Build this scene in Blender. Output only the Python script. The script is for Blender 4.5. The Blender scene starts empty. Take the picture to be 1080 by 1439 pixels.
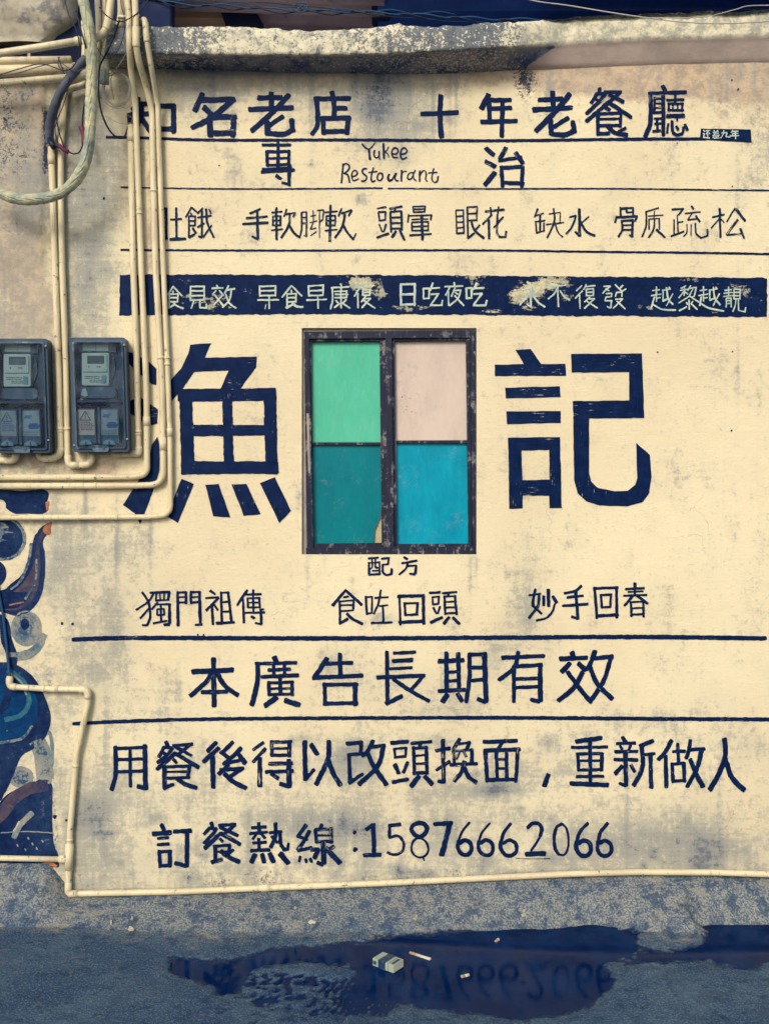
import bpy, math, random
import numpy as np
from mathutils import Vector
from mathutils.geometry import tessellate_polygon
random.seed(7)
RND = np.random.RandomState(11)
SC = bpy.context.scene
COL = SC.collection
# ------------------------------------------------------------ camera, sky, sun, exposure
S = 0.002            # metres on the wall per photo pixel
D = 2.6              # camera distance from the wall plane (y = 0)
H = 1.12             # camera height above the ground (z = 0)
cam = bpy.data.cameras.new('camera'); camo = bpy.data.objects.new('camera', cam); COL.objects.link(camo)
camo.location = (0, -D, H); camo.rotation_euler = (math.radians(90), 0, 0)
cam.sensor_fit = 'VERTICAL'; cam.sensor_height = 24.0; cam.sensor_width = 18.0
cam.lens = 24.0 * D / (1439 * S)
cam.clip_start = 0.02; cam.clip_end = 500
SC.camera = camo
SUN_EL, SUN_AZ = 32.0, 202.0     # degrees; azimuth: direction the light comes from (180 = from behind the camera)
w = bpy.data.worlds.new('World'); SC.world = w; w.use_nodes = True
nt = w.node_tree; nt.nodes.clear()
sky = nt.nodes.new('ShaderNodeTexSky'); sky.sky_type = 'NISHITA'; sky.sun_disc = False
sky.sun_elevation = math.radians(SUN_EL); sky.sun_rotation = math.radians(SUN_AZ)
sky.air_density = 1.0; sky.dust_density = 3.0; sky.ozone_density = 1.0
bgn = nt.nodes.new('ShaderNodeBackground'); bgn.inputs['Strength'].default_value = 0.13
won = nt.nodes.new('ShaderNodeOutputWorld')
nt.links.new(sky.outputs[0], bgn.inputs[0]); nt.links.new(bgn.outputs[0], won.inputs[0])
sl = bpy.data.lights.new('sun', 'SUN'); sl.energy = 1.5; sl.angle = math.radians(17); sl.color = (1.0, 0.94, 0.82)
slo = bpy.data.objects.new('sun', sl); COL.objects.link(slo)
az, el = math.radians(SUN_AZ), math.radians(SUN_EL)
tosun = Vector((math.sin(az) * math.cos(el), math.cos(az) * math.cos(el), math.sin(el)))
slo.rotation_euler = tosun.to_track_quat('Z', 'Y').to_euler()
SC.view_settings.view_transform = 'Standard'; SC.view_settings.look = 'None'
SC.view_settings.gamma = 1.0; SC.view_settings.use_curve_mapping = False
SC.view_settings.exposure = 0.27
SC.cycles.max_bounces = 4; SC.cycles.diffuse_bounces = 3; SC.cycles.glossy_bounces = 2; SC.cycles.transparent_max_bounces = 6

# ------------------------------------------------------------ helpers
def wall_rel(X, Z):
    """gentle unevenness of the hand-trowelled plaster, metres towards the street"""
    return 0.0016 * np.sin(X * 7.1 + 1.0 + 1.3 * np.sin(Z * 3.7)) + 0.0014 * np.sin(Z * 9.3 + 2.0 * np.sin(X * 4.1 + .6))
def PX(px, py, d=0.0):
    """photo position -> place at distance d in front of the wall plane"""
    k = (D - d) / D
    return Vector(((px - 540) * S * k, -d, H + (719.5 - py) * S * k))
def W3(px, py, off):
    X = (px - 540) * S; Z = H + (719.5 - py) * S
    return (X, -(float(wall_rel(X, Z)) + off), Z)
def G(px, py, z=0.0):
    """photo position -> place on the ground at height z"""
    v = (py - 719.5) * S
    dist = (H - z) / v * D
    return Vector(((px - 540) * S * dist / D, -D + dist, z))
def lin(c):
    c = c / 255.0
    return c / 12.92 if c <= 0.04045 else ((c + 0.055) / 1.055) ** 2.4
def RGB(r, g, b, k=1.0): return (lin(r) * k, lin(g) * k, lin(b) * k, 1.0)

def tag(o, label=None, cat=None, group=None, kind=None):
    if label: o['label'] = label
    if cat: o['category'] = cat
    if group: o['group'] = group
    if kind: o['kind'] = kind
    return o
def empty(name, loc):
    o = bpy.data.objects.new(name, None); o.empty_display_size = 0.05; o.location = loc; COL.objects.link(o); return o
class MB:
    def __init__(s): s.v = []; s.f = []; s.uv = []
    def add(s, vs, fs, uvs=None):
        n = len(s.v); s.v += [tuple(p) for p in vs]; s.f += [tuple(i + n for i in f) for f in fs]
        s.uv += uvs if uvs else [(0, 0)] * len(vs)
        return s
    def box(s, c, d, bevel=0.0, ry=0.0):
        hx, hy, hz = d[0] / 2, d[1] / 2, d[2] / 2; b = min(bevel, hx * .9, hy * .9, hz * .9)
        vs = []; 
        if b <= 0:
            vs = [(x * hx, y * hy, z * hz) for x in (-1, 1) for y in (-1, 1) for z in (-1, 1)]
            fs = [(0, 1, 3, 2), (4, 6, 7, 5), (0, 4, 5, 1), (2, 3, 7, 6), (0, 2, 6, 4), (1, 5, 7, 3)]
        else:
            idx = {}
            for i, (sx, sy, sz) in enumerate([(x, y, z) for x in (-1, 1) for y in (-1, 1) for z in (-1, 1)]):
                for a in range(3):
                    p = [sx * (hx - b), sy * (hy - b), sz * (hz - b)]; p[a] = (sx * hx, sy * hy, sz * hz)[a]
                    idx[(sx, sy, sz, a)] = len(vs); vs.append(tuple(p))
            fs = []
            for a in range(3):
                o1, o2 = [(1, 2), (2, 0), (0, 1)][a]
                for sg in (-1, 1):
                    q = []
                    for (u, v) in ((-1, -1), (1, -1), (1, 1), (-1, 1)):
                        k = [0, 0, 0]; k[a] = sg; k[o1] = u; k[o2] = v; q.append(idx[tuple(k) + (a,)])
                    fs.append(q if sg > 0 else q[::-1])
            for a in range(3):
                o1, o2 = [(1, 2), (2, 0), (0, 1)][a]
                for u in (-1, 1):
                    for v in (-1, 1):
                        ks = []
                        for t in (-1, 1):
                            k = [0, 0, 0]; k[a] = t; k[o1] = u; k[o2] = v; ks.append(tuple(k))
                        q = [idx[ks[0] + (o1,)], idx[ks[1] + (o1,)], idx[ks[1] + (o2,)], idx[ks[0] + (o2,)]]
                        fs.append(q if u * v > 0 else q[::-1])
            for sx in (-1, 1):
                for sy in (-1, 1):
                    for sz in (-1, 1):
                        q = [idx[(sx, sy, sz, 0)], idx[(sx, sy, sz, 1)], idx[(sx, sy, sz, 2)]]
                        fs.append(q if sx * sy * sz > 0 else q[::-1])
        if ry:
            ca, sa = math.cos(ry), math.sin(ry)
            vs = [(x * ca + z * sa, y, -x * sa + z * ca) for x, y, z in vs]
        s.add([(x + c[0], y + c[1], z + c[2]) for x, y, z in vs], fs); return s
    def tube(s, pts, r, seg=12, caps=True, rf=None):
        pts = [Vector(p) for p in pts]; n = len(pts); vs = []; uvs = []
        t = (pts[1] - pts[0]).normalized(); up = Vector((0, -1, 0)) if abs(t.y) < .9 else Vector((1, 0, 0))
        a = (up - t * up.dot(t)).normalized(); L = 0
        for i, p in enumerate(pts):
            t = (pts[min(i + 1, n - 1)] - pts[max(i - 1, 0)]).normalized()
            a = (a - t * a.dot(t)).normalized(); b = t.cross(a)
            if i: L += (p - pts[i - 1]).length
            rr = rf(i / (n - 1), L) * r if rf else r
            for k in range(seg):
                q = 2 * math.pi * k / seg
                vs.append(p + (a * math.cos(q) + b * math.sin(q)) * rr); uvs.append((L, k / seg))
        fs = [(i * seg + k, i * seg + (k + 1) % seg, (i + 1) * seg + (k + 1) % seg, (i + 1) * seg + k) for i in range(n - 1) for k in range(seg)]
        fs = [f[::-1] for f in fs]
        if caps: fs += [tuple(range(seg)), tuple(range((n - 1) * seg, n * seg))[::-1]]
        s.add(vs, fs, uvs); return s
    def plate(s, pts2, d0, d1):
        """outline given in photo positions, extruded between two depths in front of the wall"""
        n = len(pts2); vs = [PX(x, y, d1) for x, y in pts2]
        back = [Vector((v.x, -d0, v.z)) for v in vs]
        area = sum(pts2[i][0] * pts2[(i + 1) % n][1] - pts2[(i + 1) % n][0] * pts2[i][1] for i in range(n))
        fr = list(range(n)); fs = [fr if area < 0 else fr[::-1]]
        for i in range(n):
            j = (i + 1) % n; q = (i, i + n, j + n, j); fs.append(q if area < 0 else q[::-1])
        s.add(vs + back, fs); return s
    def build(s, name, mat, parent=None, base=True, smooth=False):
        v = np.array(s.v, dtype=float)
        if parent is not None:
            o0 = np.array(world_loc(parent))
        elif base:
            mn, mx = v.min(0), v.max(0); o0 = np.array([(mn[0] + mx[0]) / 2, (mn[1] + mx[1]) / 2, mn[2]])
        else: o0 = np.zeros(3)
        me = bpy.data.meshes.new(name); me.from_pydata((v - o0).tolist(), [], s.f)
        if any(u != (0, 0) for u in s.uv[:40]):
            uvl = me.uv_layers.new(name='UVMap'); li = np.zeros(len(me.loops), dtype=np.int32); me.loops.foreach_get('vertex_index', li)
            uvl.data.foreach_set('uv', np.array(s.uv, dtype=np.float32)[li].ravel())
        if smooth: me.shade_smooth()
        me.materials.append(mat); o = bpy.data.objects.new(name, me); COL.objects.link(o)
        if parent is not None: o.parent = parent
        else: o.location = o0
        return o
def world_loc(o):
    v = Vector(o.location)
    while o.parent: o = o.parent; v += Vector(o.location)
    return v
def smooth_path(pts, step=0.004, corner_r=None):
    """Catmull-Rom through the points"""
    P = [Vector(p) for p in pts]
    if len(P) < 3:
        n = max(2, int((P[1] - P[0]).length / step)); return [P[0].lerp(P[1], i / n) for i in range(n + 1)]
    Q = [P[0] * 2 - P[1]] + P + [P[-1] * 2 - P[-2]]; out = []
    for i in range(1, len(Q) - 2):
        a, b, c, d = Q[i - 1:i + 3]; n = max(2, int((c - b).length / step))
        for k in range(n):
            t = k / n
            out.append(0.5 * ((2 * b) + (c - a) * t + (2 * a - 5 * b + 4 * c - d) * t * t + (3 * b - a - 3 * c + d) * t ** 3))
    out.append(P[-1]); return out
def fillet(pts, r, n=7):
    """straight runs with rounded corners of radius r"""
    P = [Vector(p) for p in pts]; out = [P[0]]
    for i in range(1, len(P) - 1):
        a, b, c = P[i - 1], P[i], P[i + 1]; d1 = (a - b); d2 = (c - b); l1, l2 = d1.length, d2.length; d1.normalize(); d2.normalize()
        ang = math.acos(max(-1, min(1, d1.dot(d2)))); 
        if ang > 3.0: out.append(b); continue
        t = min(r / math.tan(ang / 2), l1 * .49, l2 * .49)
        p0 = b + d1 * t; p1 = b + d2 * t
        for k in range(n + 1):
            q = k / n; out.append(p0.lerp(b, q).lerp(b.lerp(p1, q), q))
    out.append(P[-1]); return out

# numpy value noise
_T = RND.rand(256, 256)
def vnoise(x, y):
    xi = np.floor(x).astype(int); yi = np.floor(y).astype(int); fx = x - xi; fy = y - yi
    fx = fx * fx * (3 - 2 * fx); fy = fy * fy * (3 - 2 * fy)
    g = lambda a, b: _T[a & 255, b & 255]
    return (g(xi, yi) * (1 - fx) + g(xi + 1, yi) * fx) * (1 - fy) + (g(xi, yi + 1) * (1 - fx) + g(xi + 1, yi + 1) * fx) * fy
def fbm(x, y, o=4, ox=0.0):
    x = x + ox; y = y + ox * 1.7; s = 0; a = .5; t = 0
    for i in range(o):
        s = s + a * vnoise(x * 2 ** i + 17 * i, y * 2 ** i + 31 * i); t += a; a *= .5
    return s / t
def sstep(a, b, x):
    t = np.clip((x - a) / (b - a), 0, 1); return t * t * (3 - 2 * t)
def inpoly(px, py, poly):
    """signed soft distance (positive inside), in pixels"""
    x = px; y = py; inside = np.zeros(x.shape, bool); dist = np.full(x.shape, 1e9); n = len(poly)
    for i in range(n):
        x0, y0 = poly[i]; x1, y1 = poly[(i + 1) % n]
        c = ((y0 > y) != (y1 > y)); xx = (x1 - x0) * (y - y0) / ((y1 - y0) if y1 != y0 else 1e-9) + x0
        inside ^= c & (x < xx)
        dx, dy = x1 - x0, y1 - y0; t = np.clip(((x - x0) * dx + (y - y0) * dy) / (dx * dx + dy * dy + 1e-9), 0, 1)
        dist = np.minimum(dist, np.hypot(x - x0 - t * dx, y - y0 - t * dy))
    return np.where(inside, dist, -dist)

# ------------------------------------------------------------ shader helpers
class NM:
    def __init__(s, name):
        s.m = bpy.data.materials.new(name); s.m.use_nodes = True; s.t = s.m.node_tree; s.t.nodes.clear()
        s.out = s.t.nodes.new('ShaderNodeOutputMaterial'); s.b = s.t.nodes.new('ShaderNodeBsdfPrincipled'); s.t.links.new(s.b.outputs[0], s.out.inputs[0])
        s.b.inputs['Specular IOR Level'].default_value = 0.3
    def n(s, ty, **kw):
        nd = s.t.nodes.new('ShaderNode' + ty)
        for k, v in kw.items(): setattr(nd, k, v)
        return nd
    def link(s, a, b): s.t.links.new(a, b)
    def put(s, inp, v):
        if isinstance(v, bpy.types.NodeSocket): s.t.links.new(v, inp)
        else: inp.default_value = v
    def coord(s, kind='geo', scale=(1, 1, 1), loc=(0, 0, 0)):
        mp = s.n('Mapping'); mp.inputs['Scale'].default_value = scale; mp.inputs['Location'].default_value = loc
        if kind == 'geo': s.link(s.n('NewGeometry').outputs['Position'], mp.inputs[0])
        else: s.link(s.n('TexCoord').outputs[kind], mp.inputs[0])
        return mp.outputs[0]
    def noise(s, vec, scale, detail=4, rough=.55, dist=0.0):
        nd = s.n('TexNoise'); s.link(vec, nd.inputs['Vector']); nd.inputs['Scale'].default_value = scale
        nd.inputs['Detail'].default_value = min(detail, max(1.5, math.log2(600 / max(scale, 3)))); nd.inputs['Roughness'].default_value = rough; nd.inputs['Distortion'].default_value = dist
        return nd.outputs['Fac']
    def voro(s, vec, scale, feat='F1'):
        nd = s.n('TexVoronoi', feature=feat); s.link(vec, nd.inputs['Vector']); nd.inputs['Scale'].default_value = scale
        return nd.outputs['Distance']
    def ss(s, v, a, b, lo=0.0, hi=1.0):
        nd = s.n('MapRange', interpolation_type='SMOOTHSTEP'); s.put(nd.inputs['Value'], v)
        s.put(nd.inputs['From Min'], a); s.put(nd.inputs['From Max'], b); nd.inputs['To Min'].default_value = lo; nd.inputs['To Max'].default_value = hi
        return nd.outputs[0]
    def math(s, op, a, b=0.0, c=None):
        nd = s.n('Math', operation=op); s.put(nd.inputs[0], a); s.put(nd.inputs[1], b)
        if c is not None: s.put(nd.inputs[2], c)
        return nd.outputs[0]
    def mix(s, f, a, b, mode='MIX'):
        nd = s.n('Mix', data_type='RGBA', blend_type=mode); s.put(nd.inputs[0], f); s.put(nd.inputs[6], a); s.put(nd.inputs[7], b); return nd.outputs[2]
    def attr(s, name):
        nd = s.n('Attribute', attribute_name=name); return nd
    def sep(s, c):
        nd = s.n('SeparateColor'); s.link(c, nd.inputs[0]); return nd.outputs
    def bump(s, h, dist=.001, strength=1.0, prev=None):
        nd = s.n('Bump'); s.put(nd.inputs['Height'], h); nd.inputs['Distance'].default_value = dist; nd.inputs['Strength'].default_value = strength
        if prev is not None: s.link(prev, nd.inputs['Normal'])
        s.link(nd.outputs[0], s.b.inputs['Normal']); return nd.outputs[0]
    def base(s, c): s.put(s.b.inputs['Base Color'], c); return s
    def rough(s, r): s.put(s.b.inputs['Roughness'], r); return s
# ------------------------------------------------------------ brush lettering (strokes in the frame of each painted line)
CR = {'A': (220, 110, 3.857), 'B': (560, 110, 3.857), 'C': (780, 110, 3.857), 'D': (220, 270, 3.857), 'E': (500, 270, 3.857), 'F': (780, 270, 3.857),
      'G': (180, 380, 3.857), 'I': (420, 380, 3.857), 'J': (660, 380, 4.909), 'K': (860, 380, 4.909), 'L': (160, 470, 4.0), 'M': (680, 480, 4.32),
      'N': (180, 810, 5.143), 'O': (450, 770, 5.143), 'P': (720, 810, 5.143), 'Q': (250, 900, 3.375), 'R': (560, 900, 3.375), 'T': (140, 1030, 3.484),
      'U': (440, 1030, 3.484), 'V': (740, 1020, 3.375), 'W': (200, 1140, 3.375), 'X': (480, 1140, 2.7), 'Y': (460, 190, 6.0), 'Z': (0, 0, 1.0),
      'a': (360, 0, 3.0), 'b': (720, 0, 3.0)}
# (character, frame, default width, look, strokes)
TXT = [
('知','Z',7.5,'n',"195,138 187,155/190,147 211,146/184,161 214,160/199,147 198,166 184,190/199,166 212,186/218,149 246,149/244,147 244,186/219,149 219,186/219,181 246,181"),
('名','A',31,'n',"250,82 228,130 208,178/235,118 425,115/412,118 300,212 190,268/255,155 310,205/288,205 291,314/290,212 432,208/419,205 412,314/290,298 425,294"),
('老','A',29,'n',"550,108 680,106/622,78 622,172/718,92 640,175 515,287/503,170 740,162/w32 600,235 602,305/602,300 690,304 738,280 731,225/w25 685,208 604,262"),
('店','A',27,'n',"948,74 958,110/855,114 1048,112/868,112 872,250 842,308/960,115 963,218/963,166 1028,166/890,220 1048,218/901,220 905,305/1038,218 1030,305/900,293 1035,290"),
('專','a',14,'n',"25,611 145,613/92,598 92,722/45,635 47,700/138,635 137,700/42,640 140,640/w10 48,668 136,667/w12 42,697 138,693/w8 25,712 150,706/w15 22,724 160,717/84,740 104,754/w15 140,695 138,782/w12 140,778 108,770"),
('十','B',26,'n',"120,194 322,185/w29 228,92 223,200 231,320"),
('年','B',26,'n',"w30 487,85 447,165/472,118 608,116/490,163 610,160/490,130 492,235/445,236 640,230/562,120 558,318"),
('老','B',28,'n',"757,116 887,112/832,70 838,165/728,170 935,160/w31 925,85 862,165 742,287/822,225 826,308/826,304 900,308 948,285 941,235/w24 917,215 840,264"),
('治','B',22,'n',"w25 470,378 515,418/w25 468,450 522,480/w27 520,512 465,580/w24 582,376 545,440/w20 540,447 665,428/w26 632,402 672,462/555,478 562,588/553,486 674,480/670,478 664,588/560,566 675,572"),
('餐','C',21,'n',"238,55 238,80/225,84 192,138/218,86 268,86/w23 268,88 232,132 165,195/w15 208,112 238,125/262,78 354,78/347,82 280,140/288,92 368,132/w24 292,128 165,236/w23 282,130 408,215/268,160 292,176/228,192 228,308/w18 352,190 348,268/w17 230,195 350,192/w14 235,224 348,222/w18 235,260 352,258/w22 222,304 290,302/w24 278,262 325,300 388,310/w17 378,272 340,292"),
('廳','C',19,'n',"w23 578,45 592,72/w21 502,85 706,78/w25 513,80 511,240 482,320/w14 533,105 533,188/w22 580,98 582,312/w12 530,115 590,114/w11 530,140 578,140/w11 530,164 578,163/w16 520,190 590,186/w14 532,222 575,221/w15 548,220 549,284/w12 534,250 570,248/w15 524,290 566,287/w15 598,122 692,119/w15 645,92 645,138/w13 610,138 611,182/w13 605,142 690,141/w14 684,140 681,182/w13 605,176 690,176/w10 632,142 632,175/w10 658,142 658,175/w22 598,208 696,206/w14 607,250 601,300/w17 628,235 630,290/w17 630,296 655,310 686,302/w15 650,262 662,282/w15 686,302 690,268/w17 697,252 712,284/w12 655,212 655,235"),
('肚','D',10,'f',"38,85 36,200 25,250/38,88 54,88/w15 52,85 54,255/40,140 52,140/40,190 52,190/w12 75,148 136,145/w13 106,85 109,248/w17 74,256 157,252"),
('餓','D',10,'f',"190,80 158,136/190,82 226,116/184,112 192,126/175,130 212,130/175,130 175,247/210,130 208,182/178,155 208,155/178,180 208,180/w13 174,246 206,228/w13 196,195 214,222/250,85 224,112/222,138 296,126/w12 245,95 246,240/w11 246,245 228,240/222,190 258,168/w12 268,90 275,165 310,246/w9 299,178 252,245/285,93 294,114"),
('手','D',13,'f',"562,90 505,116/485,141 600,132/w15 466,172 603,165/w15 545,102 549,252/549,254 516,238"),
('軟','D',10,'f',"622,111 680,105/630,130 630,182/630,130 674,130/w12 672,128 670,182/630,155 670,153/630,180 672,178/622,206 682,200/w13 648,83 650,258/705,92 690,132/700,119 752,112/752,112 740,135/w12 722,120 716,178 676,247/w13 718,178 745,222 777,246"),
('脚','D',9,'f',"w11 785,110 786,190 777,242/785,110 814,108/w11 812,108 812,240/812,240 799,234/788,140 812,138/788,170 812,168/w6 835,131 862,125/w6 848,100 850,162/w6 830,166 868,156/w6 848,165 832,202/w6 832,202 864,195/w6 835,236 864,214/w7 870,100 905,97/w7 905,97 900,150/w7 900,150 884,162/w6 882,98 882,246"),
('軟','D',10,'f',"912,111 980,105/w13 920,130 921,184/920,130 970,128/968,128 967,184/920,156 966,153/920,182 968,180/912,209 978,203/w14 942,72 938,267/1002,90 985,132/1000,117 1058,98/1058,98 1040,130/w12 1020,120 1005,188 966,247/w14 1010,178 1030,215 1067,258/w9 1065,254 1080,225"),
('頭','E',10,'f',"115,91 162,82/120,110 162,108/w11 121,112 128,158/160,108 158,152/128,156 160,151/125,175 141,217/162,175 150,217/w13 113,247 177,225/w12 182,92 250,79/215,85 205,110/w12 186,108 190,218/188,108 247,105/w13 245,105 248,207/192,140 245,138/192,170 245,168/190,200 248,198/w14 216,213 195,246/w14 236,208 262,260"),
('暈','E',9,'f',"308,80 311,110/308,80 376,78/375,78 370,110/312,95 370,93/310,110 373,108/285,122 280,165/283,130 410,125/w10 408,125 403,152/w7 300,150 390,146/302,165 302,212/302,165 392,162/391,160 390,212/305,188 390,185/302,210 392,208/w11 290,236 406,228/w16 355,125 359,260"),
('眼','E',9,'f',"540,100 546,228/540,100 582,98/580,98 584,225/543,132 580,130/543,165 580,162/545,195 582,192/w11 543,225 584,222/w11 602,82 606,250/600,82 657,80/655,80 652,157/605,118 652,115/605,155 654,152/w12 604,250 640,224/w13 624,162 642,208 692,250/w11 670,178 645,206"),
('花','E',11,'f',"w13 700,106 802,95/728,83 731,122/772,80 767,117/735,122 684,176/w14 718,150 720,254/w11 797,134 745,192/w12 765,122 762,225/762,222 778,244 808,244/w12 808,246 813,212"),
('缺','b',7,'f',"w8 105,880 92,915/98,908 130,900/92,935 135,930/w9 115,905 114,975/w8 96,940 100,980/98,982 134,972/131,940 131,975/w5 152,902 200,895/w5 200,895 198,940/w6 140,947 215,938/w8 172,880 174,935 145,1002/w7 178,940 190,978 211,999"),
('水','F',13,'f',"w17 128,92 131,238/w12 128,238 106,214/w10 75,136 112,128/w12 110,130 90,185 58,226/w9 180,132 140,168/w13 134,158 165,212 214,236"),
('骨','F',12,'f',"350,83 352,132/w13 350,90 420,86/418,85 419,127/382,88 385,112/w9 385,111 418,108/w14 330,132 322,166/w14 326,137 442,131/w13 440,130 430,157/358,153 360,205 340,242/358,156 420,152/w14 417,152 414,244/w9 362,180 415,178/w10 362,206 415,203/w10 414,242 398,232"),
('质','F',9,'f',"558,86 488,107/w11 490,105 490,180 468,242/w7 500,131 582,125/w6 535,103 532,142/w9 505,145 505,202/w7 505,146 562,143/w10 560,143 561,202/w10 535,150 530,202 503,246/w13 545,203 590,247"),
('疏','F',8,'f',"w12 628,95 692,91/w10 690,92 664,126/658,125 662,217/662,165 690,160/w9 640,150 640,232/w11 623,241 694,214/w11 734,76 746,94/w8 700,116 782,108/w7 740,110 715,152/w9 715,152 772,145/w12 758,130 779,162/w7 710,175 708,222 690,241/w7 732,175 732,237/w9 755,170 758,230/w10 758,228 785,249 820,238/w11 820,240 820,203"),
('松','F',10,'f',"w12 848,137 912,122/w13 888,90 891,247/w8 885,145 841,197/w7 895,145 912,167/w9 970,88 925,162/w16 975,92 1026,158/w13 985,150 925,232/w10 925,234 1010,226/w12 998,198 1020,250"),
('食','G',9,'c',"245,88 205,150/245,88 295,140/245,112 246,126/222,130 272,130/225,130 225,206/272,130 270,172/225,150 270,150/225,172 270,172/222,206 256,185/248,175 268,195 302,208"),
('見','G',9,'c',"340,86 340,166/338,88 416,88/414,88 412,162/345,112 410,112/345,138 410,138/340,163 414,160/358,165 344,207/390,165 390,200/390,203 426,205/426,207 426,183"),
('效','G',9,'c',"455,98 516,95/482,80 485,98/478,110 459,131/495,110 511,129/470,135 521,197/516,130 465,190/545,84 524,126/530,108 580,100/560,105 550,160 513,202/530,130 550,178 587,206"),
('早','G',9,'c',"712,83 715,142/712,88 802,85/800,85 798,140/716,112 798,110/716,138 800,136/703,162 816,160/765,138 765,208/w5 748,185 742,210"),
('食','G',9,'c',"885,83 835,146/885,83 942,140/884,108 886,124/860,128 912,126/862,128 862,202/911,126 909,174/862,150 910,148/862,172 910,170/w12 855,204 892,188/w12 890,175 912,195 947,200"),
('早','G',9,'c',"977,83 980,142/977,86 1060,80/1058,80 1055,137/980,112 1055,108/980,138 1056,135/968,162 1076,158/1028,138 1030,207"),
('康','I',9,'c',"225,73 232,92/175,95 272,90/180,95 182,160 171,210/190,115 262,113/195,131 266,130/192,149 258,148/258,112 258,150/228,95 228,205/200,163 211,176/190,202 221,180/256,160 235,180/233,178 277,206"),
('復','I',9,'c',"322,68 300,100/327,98 300,142/318,125 320,204/356,73 344,102/350,90 387,88/345,105 345,137/345,106 385,105/385,105 383,137/345,120 383,120/345,136 384,135/362,140 338,172/358,155 388,152/388,152 340,204/350,163 412,206"),
('日','I',12,'c',"550,73 552,192/550,78 630,75/627,75 625,192/555,131 625,129/550,187 630,184"),
('吃','I',9,'c',"672,98 675,157/672,100 707,98/705,98 703,154/675,155 705,152/725,68 709,112/716,98 762,95/713,131 757,128/755,128 712,190/710,190 772,190/772,192 776,163"),
('夜','I',9,'c',"838,66 842,84/788,89 887,85/815,90 794,137/808,115 810,192/845,95 824,142/840,110 877,108/875,108 860,152 813,192/842,138 892,192/845,120 860,131"),
('吃','I',11,'c',"905,96 908,154/905,98 937,96/935,96 933,152/908,152 935,150/962,68 942,106/950,98 1002,95/945,129 992,126/990,126 945,188/943,190 1012,190/1010,192 1016,163"),
('永','J',12,'c',"393,78 417,97/362,132 422,120/418,98 420,252/418,250 394,235/415,155 343,238/472,128 440,162/430,163 468,218 517,252"),
('不','J',11,'c',"533,112 662,100/607,112 580,160 538,197/605,120 609,252/620,138 650,180 688,205"),
('復','J',10,'c',"770,103 733,142/775,140 726,192/755,170 758,264/800,96 783,132/793,112 862,105/800,130 802,177/800,130 852,126/850,125 848,177/802,152 848,150/802,175 850,172/827,183 788,218/820,197 858,194/858,194 788,263/800,210 877,260"),
('發','J',10,'c',"920,110 967,108/967,108 913,157/935,125 957,141/998,98 1042,142/1053,103 1030,127/1073,128 1045,146/938,161 977,158/975,158 973,182/935,185 975,182/935,185 930,210/930,211 977,208/975,208 968,260/968,260 944,250/1010,150 1000,182/1010,152 1047,150/1046,150 1045,182/1000,200 1052,198/1050,198 985,262/1010,213 1068,267"),
('越','K',9,'c',"273,141 322,135/300,113 300,172/263,176 332,165/300,170 300,217/300,195 327,190/w11 287,185 263,262/w11 278,238 340,270 432,276/345,135 345,217/340,141 397,130/w12 345,215 372,199/w12 368,120 380,198 412,237/412,163 368,247/385,118 396,132"),
('黎','K',9,'c',"502,108 468,126/463,141 522,130/492,118 490,177/490,145 453,192/495,150 516,166/535,108 515,142/530,126 574,118/572,118 560,180/560,181 544,186/550,130 525,177/522,183 453,227/525,180 592,222/522,205 524,272/505,222 512,240/548,216 535,236/w11 455,281 507,254/w10 540,235 580,272"),
('越','K',9,'c',"598,141 647,135/622,113 622,172/588,176 654,165/622,170 622,217/622,195 650,190/w11 608,185 596,247/w11 600,228 660,262 762,283/665,135 665,212/660,141 717,130/w12 665,210 692,197/w12 690,118 700,193 737,242/732,163 688,247/705,118 716,132"),
('靚','K',9,'c',"768,141 817,135/763,161 822,155/760,183 827,175/795,116 795,182/780,195 778,257/780,195 814,193/812,193 812,257/780,212 812,212/780,232 812,230/832,133 832,202/832,135 877,133/875,133 873,202/835,155 873,154/835,178 873,177/830,200 877,198/845,203 838,250 823,287/862,205 862,275/862,278 907,290/907,292 911,258"),
('漁','L',60,'n',"p 430,58 548,50 512,130 450,215 392,300 322,378 318,262 380,190 418,110/p 502,132 803,124 800,185 770,225 712,304 600,304 645,203 445,211/w72 362,343 908,336/w74 404,312 418,785/w70 875,304 887,784/w72 381,750 922,747/w62 440,541 852,538/w56 636,330 647,760/p 382,812 450,840 430,895 362,1060 290,1018 330,940/p 515,845 590,840 655,1028 560,1022/p 662,842 745,840 825,1010 730,1020/p 820,835 905,803 995,990 930,1060/p 85,100 115,105 200,155 240,192 240,285 215,280 150,225 90,168/p 88,372 150,352 205,390 248,420 245,500 215,510 150,485 95,445/p 245,575 258,620 258,760 215,900 150,1068 120,1005 52,958 110,870 190,740 215,620"),
('記','M',60,'n',"p 188,50 280,45 348,140 240,140/p 62,140 492,135 495,208 64,210/p 125,280 458,272 462,338 130,346/p 132,424 462,422 462,495 137,502/p 142,585 458,580 460,658 145,662/p 145,655 225,655 232,1012 150,1015/p 393,650 460,650 470,1010 395,1012/p 223,842 400,838 400,935 228,935/p 525,75 955,72 960,185 530,188/p 878,170 960,170 970,465 880,460/p 535,362 900,357 900,465 540,468/p 538,455 634,462 636,800 650,850 690,888 790,908 870,905 915,870 928,830 922,615 1005,688 1015,820 1000,920 960,975 870,1000 700,995 620,970 565,920 545,840"),
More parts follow.
